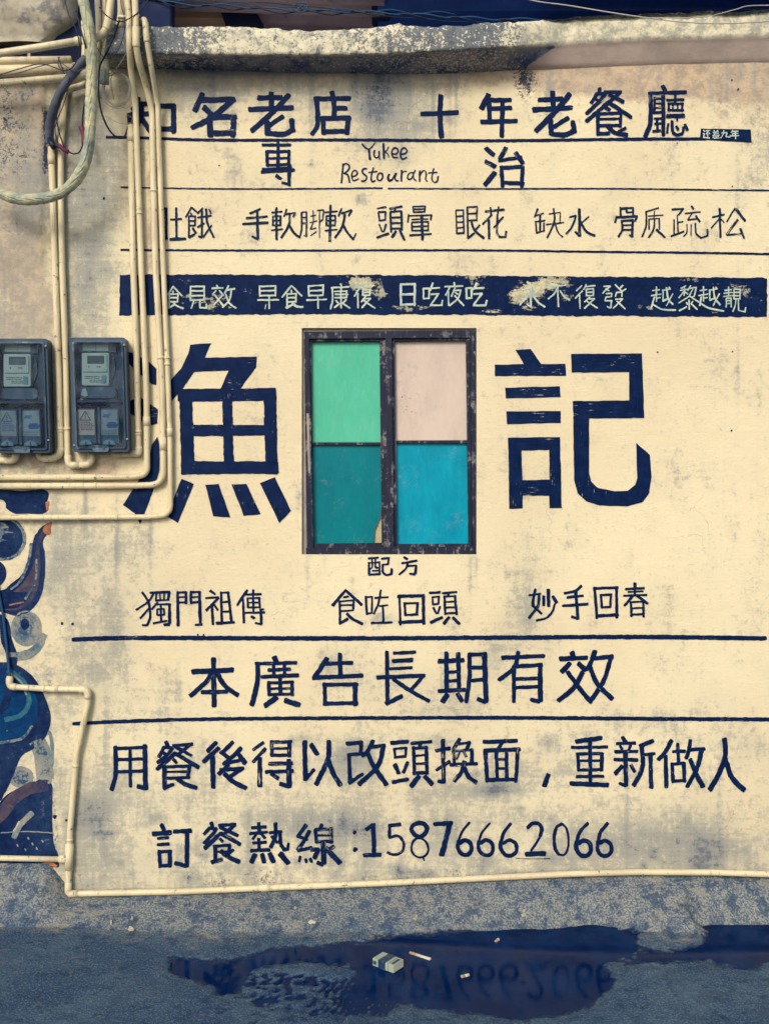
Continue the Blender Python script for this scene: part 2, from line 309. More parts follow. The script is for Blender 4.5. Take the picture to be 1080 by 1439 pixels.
('獨','N',19,'n',"w16 188,120 150,180 60,242/105,113 150,190 161,290 140,350/w18 142,352 105,352/w16 160,222 90,302/w15 205,112 203,172/w20 160,118 302,112/w20 298,112 290,172/w12 232,115 235,168/w12 262,115 262,168/w14 198,174 297,169/w14 215,185 172,238/w15 195,202 302,200/w22 300,198 300,340/w22 300,345 262,350/w14 212,235 212,280/w13 212,236 264,233/w14 262,232 262,280/w13 212,278 264,276/w15 238,208 240,328/w16 182,338 282,320"),
('門','N',20,'n',"w22 360,110 361,358/w18 356,116 422,114/w19 419,112 418,197/w13 362,150 418,148/w17 362,188 422,188/w20 454,112 456,197/w18 450,114 524,112/w22 516,112 521,350/w13 455,150 515,148/w17 455,188 515,186/w16 536,348 486,350"),
('祖','N',20,'n',"593,103 628,127/w16 560,157 655,150/w19 652,155 564,247/w20 605,198 613,348/w18 620,203 648,242/w19 672,112 677,332/w16 670,119 728,115/w20 722,112 746,328/w15 675,186 730,182/w15 677,256 738,252/w22 637,338 768,332"),
('傳','N',19,'n',"853,108 788,208/w18 830,165 836,338/w17 848,132 962,128/w16 860,98 848,135/w17 903,96 906,255/w17 863,155 866,226/w14 862,158 952,156/w17 948,155 951,228/w12 865,190 950,188/w14 865,224 952,222/w16 843,263 988,260/w15 950,240 980,238/w22 888,288 914,303/w20 958,240 962,345/w17 962,345 918,336"),
('配','O',15,'n',"w17 346,77 418,70/w18 350,105 353,197/w14 345,109 432,103/w14 426,104 428,192/w13 373,78 374,135 358,152/w13 396,76 396,138/396,138 416,145/w14 375,166 417,163/w17 350,193 432,188/w16 440,79 498,72/w16 494,72 488,117/w14 446,121 490,117/w17 450,118 450,175/w17 450,178 475,194 512,188/w18 512,190 516,150"),
('方','O',16,'n',"w18 603,67 628,82/w17 588,111 697,91/w16 632,100 616,150 568,192/w16 630,131 692,126/w20 690,126 684,188/w18 684,190 643,186"),
('食','O',19,'n',"w22 185,302 88,417/w22 188,310 300,412/w16 168,357 205,350/w14 140,385 242,378/w18 140,382 142,548/w19 240,380 238,442/w14 145,414 238,411/w15 145,455 240,450/w22 138,546 200,510/w22 190,474 230,510 305,548"),
('咗','O',16,'n',"w18 328,348 336,480/w15 325,355 377,352/w14 374,350 371,468/w14 332,477 374,466/w16 393,361 490,355/w15 437,303 418,400 384,477/w14 425,420 487,412/w16 450,415 455,542/w17 368,541 517,536"),
('回','O',24,'n',"w18 570,340 577,556/w26 560,349 752,345/w24 742,340 745,550/w26 568,537 750,528/w18 608,394 613,484/w17 604,400 706,397/w18 701,394 695,484/w18 608,484 703,479"),
('頭','O',18,'n',"w20 786,326 865,320/w15 803,356 860,350/w15 808,356 813,410/w15 856,350 851,405/w15 808,408 854,402/w18 815,428 836,474/w17 863,422 846,474/w24 796,538 880,500/w18 880,327 983,318/w15 930,322 915,352/w18 895,345 900,482/w15 893,351 977,346/w20 970,345 983,482/w14 900,390 975,386/w14 900,430 975,428/w17 898,472 984,468/w24 927,498 890,547/w24 955,500 1002,548"),
('妙','P',19,'n',"w18 116,137 203,125/w22 163,90 148,165 146,215/w20 146,212 208,270/w21 190,138 180,215 115,302/w22 224,140 222,213/w26 256,93 259,218/w24 288,142 318,192/w17 303,198 285,255 240,300 168,320"),
('手','P',20,'n',"w21 497,66 450,105 370,122/w21 393,151 508,140/w22 360,213 542,200/w24 453,100 470,310/w21 468,305 424,290"),
('回','P',20,'n',"w22 590,78 606,303/w21 583,87 758,80/w22 748,75 750,300/w25 600,287 760,276/w20 636,128 642,225/w18 630,136 715,130/w18 708,128 702,222/w18 638,224 706,219"),
('春','P',19,'n',"w20 813,91 948,85/w14 830,112 940,108/w18 798,139 968,133/w22 880,48 880,138/w21 868,138 804,212/w22 892,138 972,196/w19 850,180 856,290/w15 850,186 942,181/w19 940,176 942,292/w13 855,230 940,226/w16 852,277 944,271"),
('本','Q',23,'n',"w26 68,149 262,140/w25 168,84 172,312/w23 165,150 130,200 58,264/w23 182,150 222,215 286,262/w21 113,246 234,243"),
('廣','Q',20,'n',"w24 456,78 466,103/w19 366,111 562,106/w24 377,106 376,200 350,307/w18 428,141 533,136/w17 452,113 456,172/w17 505,112 505,170/w20 396,173 572,165/w17 430,195 432,262/w15 428,202 548,197/w18 541,195 541,262/w13 435,229 540,227/w16 428,257 545,254/w18 484,172 486,258/w26 468,270 413,310/w26 508,284 575,306"),
('告','Q',21,'n',"w23 707,84 646,178/w20 690,110 828,105/w22 768,62 770,165/w22 640,177 874,166/w20 695,202 698,303/w19 688,210 853,207/w24 839,202 840,306/w20 690,300 850,295"),
('長','Q',20,'n',"w21 990,52 993,300/w17 1022,59 1126,55/w22 1018,97 1112,92/w16 1005,133 1108,128/w21 943,174 1168,166/w19 1163,166 1105,232/w22 986,300 1062,262/w20 1020,182 1105,240 1190,287"),
('期','R',20,'n',"w23 188,99 308,92/w22 225,56 226,238/w21 281,58 285,238/w16 230,149 282,147/w16 230,192 282,189/w21 188,239 314,233/w26 232,254 205,290/w23 278,252 300,288/w21 334,60 334,180 318,292/w20 330,68 415,64/w25 405,60 413,292/w22 410,292 374,276/w19 340,129 405,126/w19 336,189 408,185"),
('有','R',20,'n',"w22 488,82 688,73/w21 566,54 548,125 475,188/w20 545,118 545,292/w20 543,123 680,115/w24 669,112 671,288/w22 668,290 626,280/w18 550,183 668,179/w18 550,223 668,219"),
('效','R',23,'n',"w23 762,87 893,82/w24 820,55 828,88/w25 810,108 770,150/w25 850,108 888,142/w23 798,148 870,245 912,292/w24 872,150 828,225 755,285/w23 928,50 905,115 890,135/w22 910,86 1014,76/w22 1005,78 970,190 905,292/w24 905,125 940,205 1012,278"),
('用','T',20,'n',"w22 78,64 80,200 60,277/w18 70,76 232,70/w24 222,58 226,275/w23 226,270 186,260/w17 150,75 152,262/w17 85,130 222,126/w17 82,189 222,185"),
('餐','T',19,'n',"w20 326,42 334,68/w19 318,68 290,118/w17 316,70 358,74/w19 358,74 330,108 283,147/w17 308,95 335,108/w18 358,62 455,55/w18 443,58 388,102/w18 368,65 450,110/w22 372,98 280,178/w22 372,100 485,168/w17 362,128 378,146/w23 318,165 319,272/w17 320,165 444,161/w18 442,160 432,208/w13 325,190 430,188/w17 325,221 440,216/w20 314,270 362,250/w23 378,222 420,250 474,268"),
('後','T',22,'n',"w22 572,46 528,90/w23 585,72 508,142/w25 553,115 557,270/w21 652,44 598,98/w22 592,92 645,130/w21 694,72 655,112 608,150/w18 605,150 712,128/w24 676,96 714,148/w21 632,155 582,202/w20 590,182 706,172/w21 700,172 630,218/w25 612,200 655,238 716,268"),
('得','T',21,'w',"w18 803,45 752,82/w18 812,76 752,142/w24 784,120 785,260/w19 842,38 843,112/w19 836,44 938,43/w21 928,40 928,115/w15 845,75 925,75/w18 838,108 934,108/w21 830,150 942,147/w19 812,189 947,185/w26 926,130 928,262/w22 928,262 882,246/w20 840,198 876,222"),
('以','U',23,'w',"w24 -42,40 -38,228/w19 -40,228 5,178/w25 -10,56 20,104/w25 76,38 72,125 14,252/w25 72,125 95,190 134,256"),
('改','U',21,'n',"w21 163,52 238,45/w20 235,42 232,104/w18 168,106 242,100/w20 175,104 180,244/w20 174,244 242,200/w21 292,36 268,85 240,112/w18 270,70 352,60/w24 345,58 315,160 222,252/w25 265,98 300,170 358,252"),
('頭','U',17,'n',"w21 380,49 464,42/w13 396,77 458,72/w14 396,76 401,120/w14 453,74 450,115/w15 396,120 454,113/w22 398,152 418,198/w18 462,142 440,195/w20 386,241 464,226/w18 478,51 578,42/w16 527,48 515,72/w18 490,68 495,202/w16 488,76 558,69/w19 552,68 556,202/w12 498,111 552,106/w12 498,151 552,148/w18 488,197 562,193/w25 517,212 478,260/w24 545,212 582,252"),
('換','U',18,'w',"w20 597,87 668,75/w22 634,33 638,242/w20 636,240 610,236/w18 602,182 668,140/w19 716,28 684,82/w16 700,56 768,46/w18 766,46 750,78/w18 686,85 690,152/w15 684,89 778,81/w20 775,80 776,152/w14 715,88 700,128/w14 735,88 747,118/w18 668,156 803,150/w21 740,138 725,190 688,237/w22 738,168 760,215 798,242"),
('面','U',20,'n',"w21 833,44 998,38/w18 925,45 905,78/w22 833,87 1010,81/w21 841,85 851,238/w19 1000,80 991,242/w20 848,231 994,228/w18 895,92 900,228/w19 945,90 946,228/w14 900,130 945,128/w14 900,175 945,172"),
('，','V',25,'n',"102,230 82,286"),
('重','V',18,'n',"w23 233,74 352,58/w16 210,103 382,100/w17 240,128 245,214/w16 238,134 358,131/w19 355,128 352,214/w13 245,166 352,165/w16 242,210 354,206/w19 298,68 300,278/w16 233,241 362,238/w23 206,273 384,280"),
('新','V',18,'n',"w20 452,52 468,78/w16 423,84 514,81/w14 440,94 451,112/w14 491,90 480,112/w17 416,123 522,120/w18 413,159 524,160/w22 465,122 468,282/w17 466,282 436,270/w21 452,188 416,227/w18 490,183 508,217/w22 597,68 533,97/w22 541,95 545,195 503,282/w16 545,136 603,130/w21 582,135 586,292"),
('做','V',19,'n',"w21 683,67 655,120 620,160/w21 655,140 658,290/w17 688,121 748,118/w18 712,82 715,170/w18 685,175 689,263/w16 683,180 743,176/w19 740,172 743,263/w17 685,261 745,256/w19 771,65 762,125 750,152/w18 768,112 840,108/w22 826,108 802,200 755,287/w23 770,155 798,225 832,288"),
('人','V',25,'n',"w25 934,58 937,140 905,230 863,302/w26 934,148 970,245 1028,305"),
('訂','W',20,'n',"w21 90,63 104,92/w25 50,107 138,101/w16 73,129 124,125/w17 73,159 127,155/w19 80,186 86,266/w17 76,194 135,189/w20 131,186 130,264/w18 80,259 135,255/w22 148,97 232,92/w22 212,88 211,262/w21 210,260 156,246"),
('餐','W',18,'n',"w19 326,53 333,78/w18 320,78 292,110/w16 318,80 354,84/w18 353,80 332,110 292,152/w17 362,67 443,62/w17 440,63 385,110/w18 368,75 454,117/w21 372,103 296,177/w21 372,105 464,157/w15 368,130 382,146/w16 338,166 418,161/w20 345,165 346,243/w18 415,160 408,200/w11 345,194 410,190/w20 328,242 378,228/w24 372,188 410,218 460,242/w16 432,182 400,208"),
('熱','W',16,'n',"w17 518,79 588,72/w18 552,53 555,108/w16 510,106 594,98/w14 540,110 523,132/w14 565,108 582,128/w15 523,151 587,146/w16 552,128 555,187/w18 513,187 604,182/w16 603,101 660,95/w19 632,53 630,120 608,172/w19 652,93 656,155/w19 656,158 675,180 690,178/w15 688,182 693,150/w15 613,118 642,148/w24 536,203 516,242/w22 568,203 577,242/w24 604,198 622,240/w27 653,200 692,246"),
('線','W',18,'w',"w20 778,62 738,118/w17 734,117 782,132/w20 793,92 760,150 735,182/w18 737,186 803,170/w15 750,212 743,238/w15 773,224 779,242/w15 794,222 803,240/w17 852,60 840,82/w18 818,86 900,80/w17 820,84 826,148/w20 893,78 896,148/w13 825,112 893,110/w16 822,143 898,140/w25 857,145 861,248/w20 858,252 830,240/w20 800,180 835,178/w22 835,178 815,222/w19 908,163 870,190/w26 872,172 900,205 938,244"),
('：','X',17,'n',"47,77 52,82/w19 48,142 54,147"),
('1','X',14,'ns',"w16 92,68 118,50/w17 119,46 123,166/w17 84,166 148,163"),
('5','X',11,'ws',"w15 222,49 178,53/w13 182,50 180,98/w11 178,99 212,93 233,115 232,145 215,160 192,162 172,154"),
('8','X',12,'ns',"w18 292,44 270,52 264,70 276,88 294,97 314,86 322,66 312,48 290,44/w9 294,97 272,112 264,138 272,162 294,174 318,166 328,142 318,115 294,97/w6 308,172 312,186"),
('7','X',18,'ns',"w18 350,49 418,45/w21 409,46 395,105 378,168"),
('6','X',12,'ns',"w10 484,43 458,75 442,112/w16 442,112 440,140 455,162 478,164 491,145 486,120 466,110 446,122"),
('6','X',12,'ns',"w9 562,46 532,80 520,115/w15 520,112 518,140 532,162 558,166 573,148 568,120 546,110 526,122"),
('6','X',13,'ns',"w13 642,47 615,80 604,115/w15 604,112 602,140 618,164 644,168 662,150 658,122 636,110 612,122"),
('2','X',12,'ns',"w15 704,64 722,48 745,48 758,68 752,95/w10 752,95 735,125 716,150/w20 698,163 772,160"),
('0','X',10,'ns',"w13 836,47 814,62 805,98 808,140 822,164/w9 822,164 842,165 855,145 859,108 852,68 836,48"),
('6','X',14,'ns',"w14 932,44 902,78 890,115/w17 890,112 888,140 902,164 926,168 943,150 939,122 918,110 896,122"),
('6','X',14,'ns',"w14 1007,44 980,78 970,115/w16 970,112 968,140 980,163 1003,168 1020,150 1016,122 996,110 976,122"),
('Y','Y',14,'fs',"w13 290,78 318,108 348,124/w11 400,68 372,105 348,124/w20 348,122 358,212"),
('u','Y',14,'fs',"396,130 392,170 408,194 428,188 436,165/w15 434,138 438,208"),
('k','Y',14,'fs',"w20 470,73 476,202/w10 514,100 500,130 480,150/w10 485,142 510,165 515,190"),
('e','Y',14,'fs',"540,160 575,160 594,140 585,114 560,112 543,135 542,168 556,190 588,192"),
('e','Y',15,'fs',"614,162 648,160 668,140 660,116 636,112 618,138 616,175 630,204 668,190"),
('R','Y',14,'fs',"w16 132,246 118,405/w13 128,262 150,244 178,252 184,280 165,308 135,326/w15 140,322 168,335 180,362 184,404"),
('e','Y',13,'fs',"204,352 235,345 252,325 240,302 218,306 206,330 206,362 222,386 262,372"),
('s','Y',14,'fs',"332,288 305,288 292,308 306,332 328,350 326,376 308,390 284,388"),
('t','Y',14,'fs',"386,278 374,325 368,370 378,396 402,388/w12 348,318 418,310"),
('o','Y',14,'fs',"458,324 434,326 420,350 426,380 448,384 464,358 462,326"),
('a','Y',14,'fs',"w20 520,332 510,362 520,388 545,378/w14 545,378 575,328/w14 578,322 568,360 576,386 598,388"),
('r','Y',13,'fs',"w16 624,298 622,392/w12 624,335 642,308 664,310"),
('a','Y',13,'fs',"722,318 692,322 674,350 682,374 704,370 722,342/w12 738,298 722,335 728,372 748,388"),
('n','Y',14,'fs',"w15 776,302 774,392/w12 776,340 800,304 824,306 830,340 826,375 840,392"),
('t','Y',13,'fs',"896,283 882,335 880,378 898,400 924,388 932,348/w12 848,322 922,314"),
]
BOXTXT = [
('还',6,"800,283 806,291/797,302 804,303/804,303 800,320/798,322 832,326/812,287 834,285/826,286 812,305/822,296 822,318/828,298 834,304"),
('差',5,"855,283 860,291/877,282 871,291/850,294 882,293/853,303 880,302/848,312 886,311/865,292 850,326/858,319 882,318/869,318 869,327/855,327 887,326"),
('九',6,"896,299 926,296/926,296 922,318/922,319 943,320/943,321 945,310/909,284 906,305 892,326"),
('年',6,"958,281 950,296/955,290 988,288/958,302 987,300/958,300 958,313/947,314 992,312/973,290 973,330"),
]
# ------------------------------------------------------------ ribbons of paint
def stroke_mesh(mb, pts, wd, off, thr=50.0, rag=0.10):
    """pts in photo pixels, wd in photo pixels; a painted ribbon with uneven edges"""
    P = [Vector((x, y)) for x, y in pts]
    segs = []; cur = [P[0]]
    for i in range(1, len(P)):
        cur.append(P[i])
        if i < len(P) - 1:
            a = (P[i] - P[i - 1]); b = (P[i + 1] - P[i])
            if a.length > 0 and b.length > 0 and math.degrees(a.angle(b)) > thr:
                segs.append(cur); cur = [P[i] - b.normalized() * wd * .42, ]
    segs.append(cur)
    k = 0
    for sg in segs:
        path = [Vector((p.x, p.y)) for p in [Vector((q.x, q.y, 0)) for q in sg]]
        sp = smooth_path([Vector((p.x, p.y, 0)) for p in path], step=max(1.2, wd * .22))
        n = len(sp); tot = sum((sp[i + 1] - sp[i]).length for i in range(n - 1))
        ph = random.random() * 100; ph2 = random.random() * 100
        L = 0; vs = []; uvs = []; o = off + k * 0.00003; k += 1
        uo = random.random() * 50; vo = random.random() * 50
        rows = []
        # rounded, slightly ragged ends
        t0 = (sp[1] - sp[0]).normalized(); t1 = (sp[-1] - sp[-2]).normalized()
        big = wd > 11; FE = .93 if big else .62; e = wd * (random.uniform(.01, .04) if big else random.uniform(.12, .26))
        rows.append((sp[0] - t0 * e, t0, FE, -e)); 
        for i in range(n):
            t = (sp[min(i + 1, n - 1)] - sp[max(i - 1, 0)]).normalized()
            if i: L += (sp[i] - sp[i - 1]).length
            f = 1.0
            if i == 0 or i == n - 1: f = .97
            rows.append((sp[i], t, f, L))
        e = wd * (random.uniform(.01, .04) if big else random.uniform(.12, .26))
        rows.append((sp[-1] + t1 * e, t1, FE, L + e))
        sk = random.uniform(-.15, .15) * min(wd, 9)
        grow = random.uniform(-.07, .07)
        for j, (p, t, f, l) in enumerate(rows):
            nr = Vector((-t.y, t.x, 0)); q = l / max(wd, 3)
            ww = wd * .5 * f * (1 + grow * (2 * l / max(tot, 1) - 1))
            na = (float(vnoise(np.array(l * .21 + ph), np.array(ph))) - .5) + .6 * (float(vnoise(np.array(l * .9 + ph), np.array(ph2))) - .5)
            nb = (float(vnoise(np.array(l * .21 + ph2), np.array(ph2))) - .5) + .6 * (float(vnoise(np.array(l * .9 + ph2), np.array(ph))) - .5)
            amp = min(rag * wd, .75) + .35
            sh = sk if j == 0 else (-sk if j == len(rows) - 1 else 0)
            a = p + nr * (ww + na * amp) + t * sh * .5; b = p - nr * (ww + nb * amp) - t * sh * .5
            vs += [W3(a.x, a.y, o), W3(b.x, b.y, o)]
            uvs += [(uo + l * S, vo), (uo + l * S, vo + wd * S)]
        m = len(rows)
        mb.add(vs, [(2 * i, 2 * i + 2, 2 * i + 3, 2 * i + 1) for i in range(m - 1)], uvs)
def poly_mesh(mb, pts, off, rag=.45, step=4.0):
    out = []; n = len(pts); ph = random.random() * 90
    for i in range(n):
        a = Vector(pts[i]); b = Vector(pts[(i + 1) % n]); m = max(1, int((b - a).length / step))
        nr = Vector((-(b - a).y, (b - a).x)).normalized()
        for k in range(m):
            p = a.lerp(b, k / m); j = (float(vnoise(np.array((i * 13 + k) * .45 + ph), np.array(ph))) - .5) * 2 * rag
            out.append(p + nr * (j if k else j * .3))
    tri = tessellate_polygon([[Vector((p.x, p.y, 0)) for p in out]])
    horiz = abs(pts[0][0] - pts[1][0]) > 3
    uo = random.random() * 50
    xs = [p[0] for p in pts]; ys = [p[1] for p in pts]
    tall = (max(ys) - min(ys)) > (max(xs) - min(xs))
    uvs = [((uo + p.y * S, p.x * S) if tall else (uo + p.x * S, p.y * S)) for p in out]
    fs = []
    for t in tri:
        a, b, c = [out[i] for i in t]
        cr = (b - a).cross(c - a) if hasattr(Vector((0, 0)), 'cross') else 0
        fs.append(tuple(t) if cr < 0 else tuple(t[::-1]))
    mb.add([W3(p.x, p.y, off) for p in out], fs, uvs)
def parse_strokes(mb, text, fr, dw, off, smooth=False, rag=.10, wmul=1.0):
    x0, y0, s = fr; thr = 130 if smooth else 50
    for k, st in enumerate(text.split('/')):
        tk = st.split(); wd = dw; poly = False
        if tk[0][0] == 'w': wd = float(tk[0][1:]); tk = tk[1:]
        elif tk[0] == 'p': poly = True; tk = tk[1:]
        pts = [(x0 + float(a.split(',')[0]) / s, y0 + float(a.split(',')[1]) / s) for a in tk]
        if poly: poly_mesh(mb, pts, off + k * .00004)
        else: stroke_mesh(mb, pts, wd / s * wmul, off + k * .00006, thr, rag)
# ------------------------------------------------------------ materials
CREAM = RGB(236, 220, 176, .92); CREAM2 = RGB(228, 208, 166, .92)
def mat_wall():
    m = NM('limewashed_plaster'); p = m.coord()
    big = m.noise(p, 1.6, 5, .6); mid = m.noise(p, 7, 8, .68); fine = m.noise(p, 60, 6, .8); gr = m.noise(p, 300, 3, .7)
    vs = m.noise(m.coord(scale=(16, 9, 1.6)), 3.0, 8, .75)
    hs = m.noise(m.coord(scale=(1.6, 1, 20)), 4.0, 8, .72)
    brush = m.noise(m.coord(scale=(26, 9, 70)), 2.0, 6, .75)
    c = m.mix(m.ss(big, .35, .68), RGB(233, 221, 185, .92), RGB(225, 210, 175, .92))
    c = m.mix(m.ss(mid, .48, .72, 0, .45), c, RGB(212, 200, 172, .9))
    c = m.mix(m.ss(hs, .52, .7, 0, .30), c, RGB(243, 230, 190, .93))
    c = m.mix(m.ss(brush, .56, .68, 0, .35), c, RGB(206, 192, 160, .9))
    c = m.mix(m.ss(fine, .60, .70, 0, .35), c, RGB(186, 176, 152, .9))
    at = m.sep(m.attr('dirt_tone').outputs['Color']); g, w_, k = at[0], at[1], at[2]
    wf = m.ss(m.math('ADD', m.noise(p, 12, 8, .75), m.math('MULTIPLY', w_, .8)), .72, .98)
    warm = m.mix(m.ss(m.noise(p, 26, 8, .8), .38, .62), RGB(200, 174, 146, .9), RGB(150, 134, 124, .9))
    c = m.mix(m.math('MULTIPLY', wf, .8), c, warm)
    # grime, washed down the wall and broken up by trowel marks and grit
    grit = m.noise(p, 48, 8, .85)
    gn = m.math('ADD', m.math('MULTIPLY', mid, 1.1), m.math('ADD', m.math('MULTIPLY', m.math('ADD', vs, hs), .55), m.math('MULTIPLY', grit, 1.5)))
    gs = m.math('ADD', m.math('SUBTRACT', gn, 1.35), m.math('MULTIPLY', g, .55))
    gf = m.ss(gs, .60, 1.0)
    grime = m.mix(m.ss(grit, .40, .60), RGB(104, 116, 130, .9), RGB(158, 158, 148, .9))
    c = m.mix(m.ss(g, .0, .9, 0, .62), c, RGB(176, 176, 160, .9))  # even mask tint, also carries the painted dimming toward the foot
    c = m.mix(m.math('MULTIPLY', gf, .64), c, grime)
    c = m.mix(m.math('MULTIPLY', m.ss(gs, 1.0, 1.35), .75), c, RGB(72, 88, 112, .9))
    # speckles of dark mould
    sp = m.math('MULTIPLY', m.ss(m.noise(p, 110, 6, .85), .50, .60), m.ss(m.math('ADD', m.noise(p, 16, 7, .8), m.math('MULTIPLY', k, .75)), .68, 1.0))
    c = m.mix(m.math('MULTIPLY', sp, .9), c, RGB(48, 60, 88, .9))
    kf = m.ss(m.math('ADD', m.noise(p, 60, 8, .85), m.math('MULTIPLY', k, .55)), .90, 1.06)
    c = m.mix(m.math('MULTIPLY', kf, .9), c, RGB(40, 50, 74, .9))
    # small scattered flecks, scratches
    fl = m.math('MULTIPLY', m.ss(m.noise(p, 150, 4, .7), .68, .73), m.ss(m.math('ADD', m.noise(p, 5, 4, .6), m.math('MULTIPLY', g, .22)), .52, .70))
    c = m.mix(m.math('MULTIPLY', fl, .75), c, RGB(92, 94, 104, .9))
    dn = m.n('VectorMath', operation='ADD'); cn = m.n('TexNoise'); m.link(p, cn.inputs['Vector']); cn.inputs['Scale'].default_value = 9; cn.inputs['Detail'].default_value = 4
    sc_ = m.n('VectorMath', operation='SCALE'); m.link(cn.outputs['Color'], sc_.inputs[0]); sc_.inputs['Scale'].default_value = .16
    m.link(p, dn.inputs[0]); m.link(sc_.outputs[0], dn.inputs[1])
    cr = m.voro(dn.outputs[0], 3.1, 'DISTANCE_TO_EDGE')
    crf = m.math('MULTIPLY', m.ss(cr, .0035, .0, 0, 1), m.ss(m.math('ADD', m.noise(p, 2.4, 3), m.math('MULTIPLY', g, .25)), .56, .72))
    c = m.mix(m.math('MULTIPLY', crf, .55), c, RGB(120, 104, 92, .9))
    pit = m.math('MULTIPLY', m.ss(m.voro(p, 26), .055, .03), m.ss(m.noise(p, 5, 3), .56, .66))
    c = m.mix(m.math('MULTIPLY', pit, .8), c, RGB(88, 84, 92, .9))
    m.base(c); m.rough(m.ss(fine, .3, .7, .82, .95)); m.b.inputs['Specular IOR Level'].default_value = .15
    h = m.math('ADD', m.math('MULTIPLY', m.noise(p, 34, 8, .75), .8), m.math('ADD', m.math('MULTIPLY', gr, .12), m.math('MULTIPLY', m.math('ADD', hs, brush), .35)))
    m.bump(h, .0032, .9); return m.m
def mat_mural(name, col, dark, thr=.60):
    m = NM(name); p = m.coord(); a = m.noise(p, 9, 7, .72); b = m.noise(p, 40, 8, .82); v_ = m.noise(m.coord(scale=(22, 9, 3)), 3, 7, .75)
    c = m.mix(m.ss(m.math('ADD', m.math('MULTIPLY', a, .6), m.math('MULTIPLY', b, .4)), .38, .60), RGB(*col, .92), RGB(*dark, .92))
    w_ = m.ss(m.math('ADD', m.math('MULTIPLY', b, .45), m.math('ADD', m.math('MULTIPLY', a, .3), m.math('MULTIPLY', v_, .25))), thr, thr + .05)
    c = m.mix(m.math('MULTIPLY', w_, .8), c, m.mix(m.ss(b, .4, .7), RGB(170, 164, 146, .9), RGB(120, 126, 130, .9)))
    m.base(c); m.rough(.8); m.b.inputs['Specular IOR Level'].default_value = .1; m.bump(b, .002, .7); return m.m
def mat_ink(name, thr, col=(0, 20, 58), light=(236, 220, 176), band=False):
    m = NM(name); u = m.coord('UV', (26, 330, 1)); p = m.coord()
    st = m.noise(u, 1.0, 5, .65); p2 = m.noise(p, 42, 6, .72); big = m.noise(p, 6, 4, .6)
    v = m.math('ADD', m.math('MULTIPLY', st, 1.2), m.math('ADD', m.math('MULTIPLY', p2, .6), m.math('MULTIPLY', big, .7))); v = m.math('SUBTRACT', v, .75)
    if band:
        at = m.sep(m.attr('wear').outputs['Color']); u2 = m.noise(m.coord(scale=(30, 1, 110)), 1.6, 7, .78)
        v2 = m.math('ADD', m.math('MULTIPLY', u2, 1.1), m.math('ADD', m.math('MULTIPLY', p2, 1.3), m.math('MULTIPLY', at[0], .62)))
        w_ = m.ss(v2, 1.55, 1.70, 0, .92)
    else:
        w_ = m.ss(v, thr, thr + .07)
    inkc = m.mix(m.ss(m.noise(p, 30, 5, .7), .35, .75), RGB(*col), RGB(col[0] + 10, col[1] + 14, col[2] + 16))
    inkc = m.mix(m.ss(st, .40, .75, 0, .30), inkc, RGB(22, 54, 100))
    lc = m.mix(m.ss(p2, .4, .6), RGB(*light, .9), RGB(170, 172, 150, .9))
    m.base(m.mix(w_, inkc, lc)); m.rough(m.ss(st, .3, .7, .48, .7)); m.b.inputs['Specular IOR Level'].default_value = .07
    m.bump(m.math('ADD', m.math('MULTIPLY', st, .4), m.math('MULTIPLY', m.noise(p, 34, 6, .65), .6)), .0016, .6)
    return m.m
def mat_cream_paint():
    m = NM('pale_brush_paint'); p = m.coord(); st = m.noise(m.coord('UV', (30, 360, 1)), 1, 5, .65)
    c = m.mix(m.ss(m.noise(p, 25, 5, .7), .35, .7), RGB(206, 214, 190, .9), RGB(150, 178, 176, .9))
    w_ = m.ss(m.math('ADD', m.math('MULTIPLY', st, .7), m.math('MULTIPLY', m.noise(p, 60, 5, .7), .3)), .58, .66)
    m.base(m.mix(m.math('MULTIPLY', w_, .8), c, RGB(34, 70, 118))); m.rough(.7); return m.m
def mat_simple(name, col, rough=.6, var=.15, scale=30, spec=.3, bump=.0005, dark=None, k=.92, geo=True, dthr=(.55, .75)):
    m = NM(name); p = m.coord('geo' if geo else 'Object'); n1 = m.noise(p, scale, 6, .68); n2 = m.noise(p, scale * .23, 6, .7)
    a = RGB(*col, k); d = tuple(x * (1 - var * 2) for x in a[:3]) + (1,)
    c = m.mix(m.ss(n2, .35, .7), a, d)
    if dark: c = m.mix(m.ss(n1, dthr[0], dthr[1], 0, .85), c, RGB(*dark, k))
    m.base(c); m.rough(m.ss(n1, .3, .7, max(.02, rough - .08), min(1, rough + .08))); m.b.inputs['Specular IOR Level'].default_value = spec
    if bump: m.bump(n1, bump, .7)
    return m.m
def mat_pvc():
    m = NM('old_pvc_pipe'); p = m.coord(); n1 = m.noise(p, 40, 6, .7); n2 = m.noise(p, 5, 4, .6)
    c = m.mix(m.ss(n2, .35, .7), RGB(228, 216, 178, .9), RGB(210, 196, 160, .9))
    sx = m.noise(m.coord(scale=(10, 10, 1)), 9, 6, .75)
    c = m.mix(m.ss(sx, .52, .64, 0, .6), c, RGB(168, 158, 136, .9))
    c = m.mix(m.ss(n1, .62, .67, 0, .85), c, RGB(84, 84, 96, .9))
    m.base(c); m.rough(m.ss(n1, .3, .7, .38, .6)); m.b.inputs['Specular IOR Level'].default_value = .4; m.bump(n1, .0005, .4); return m.m
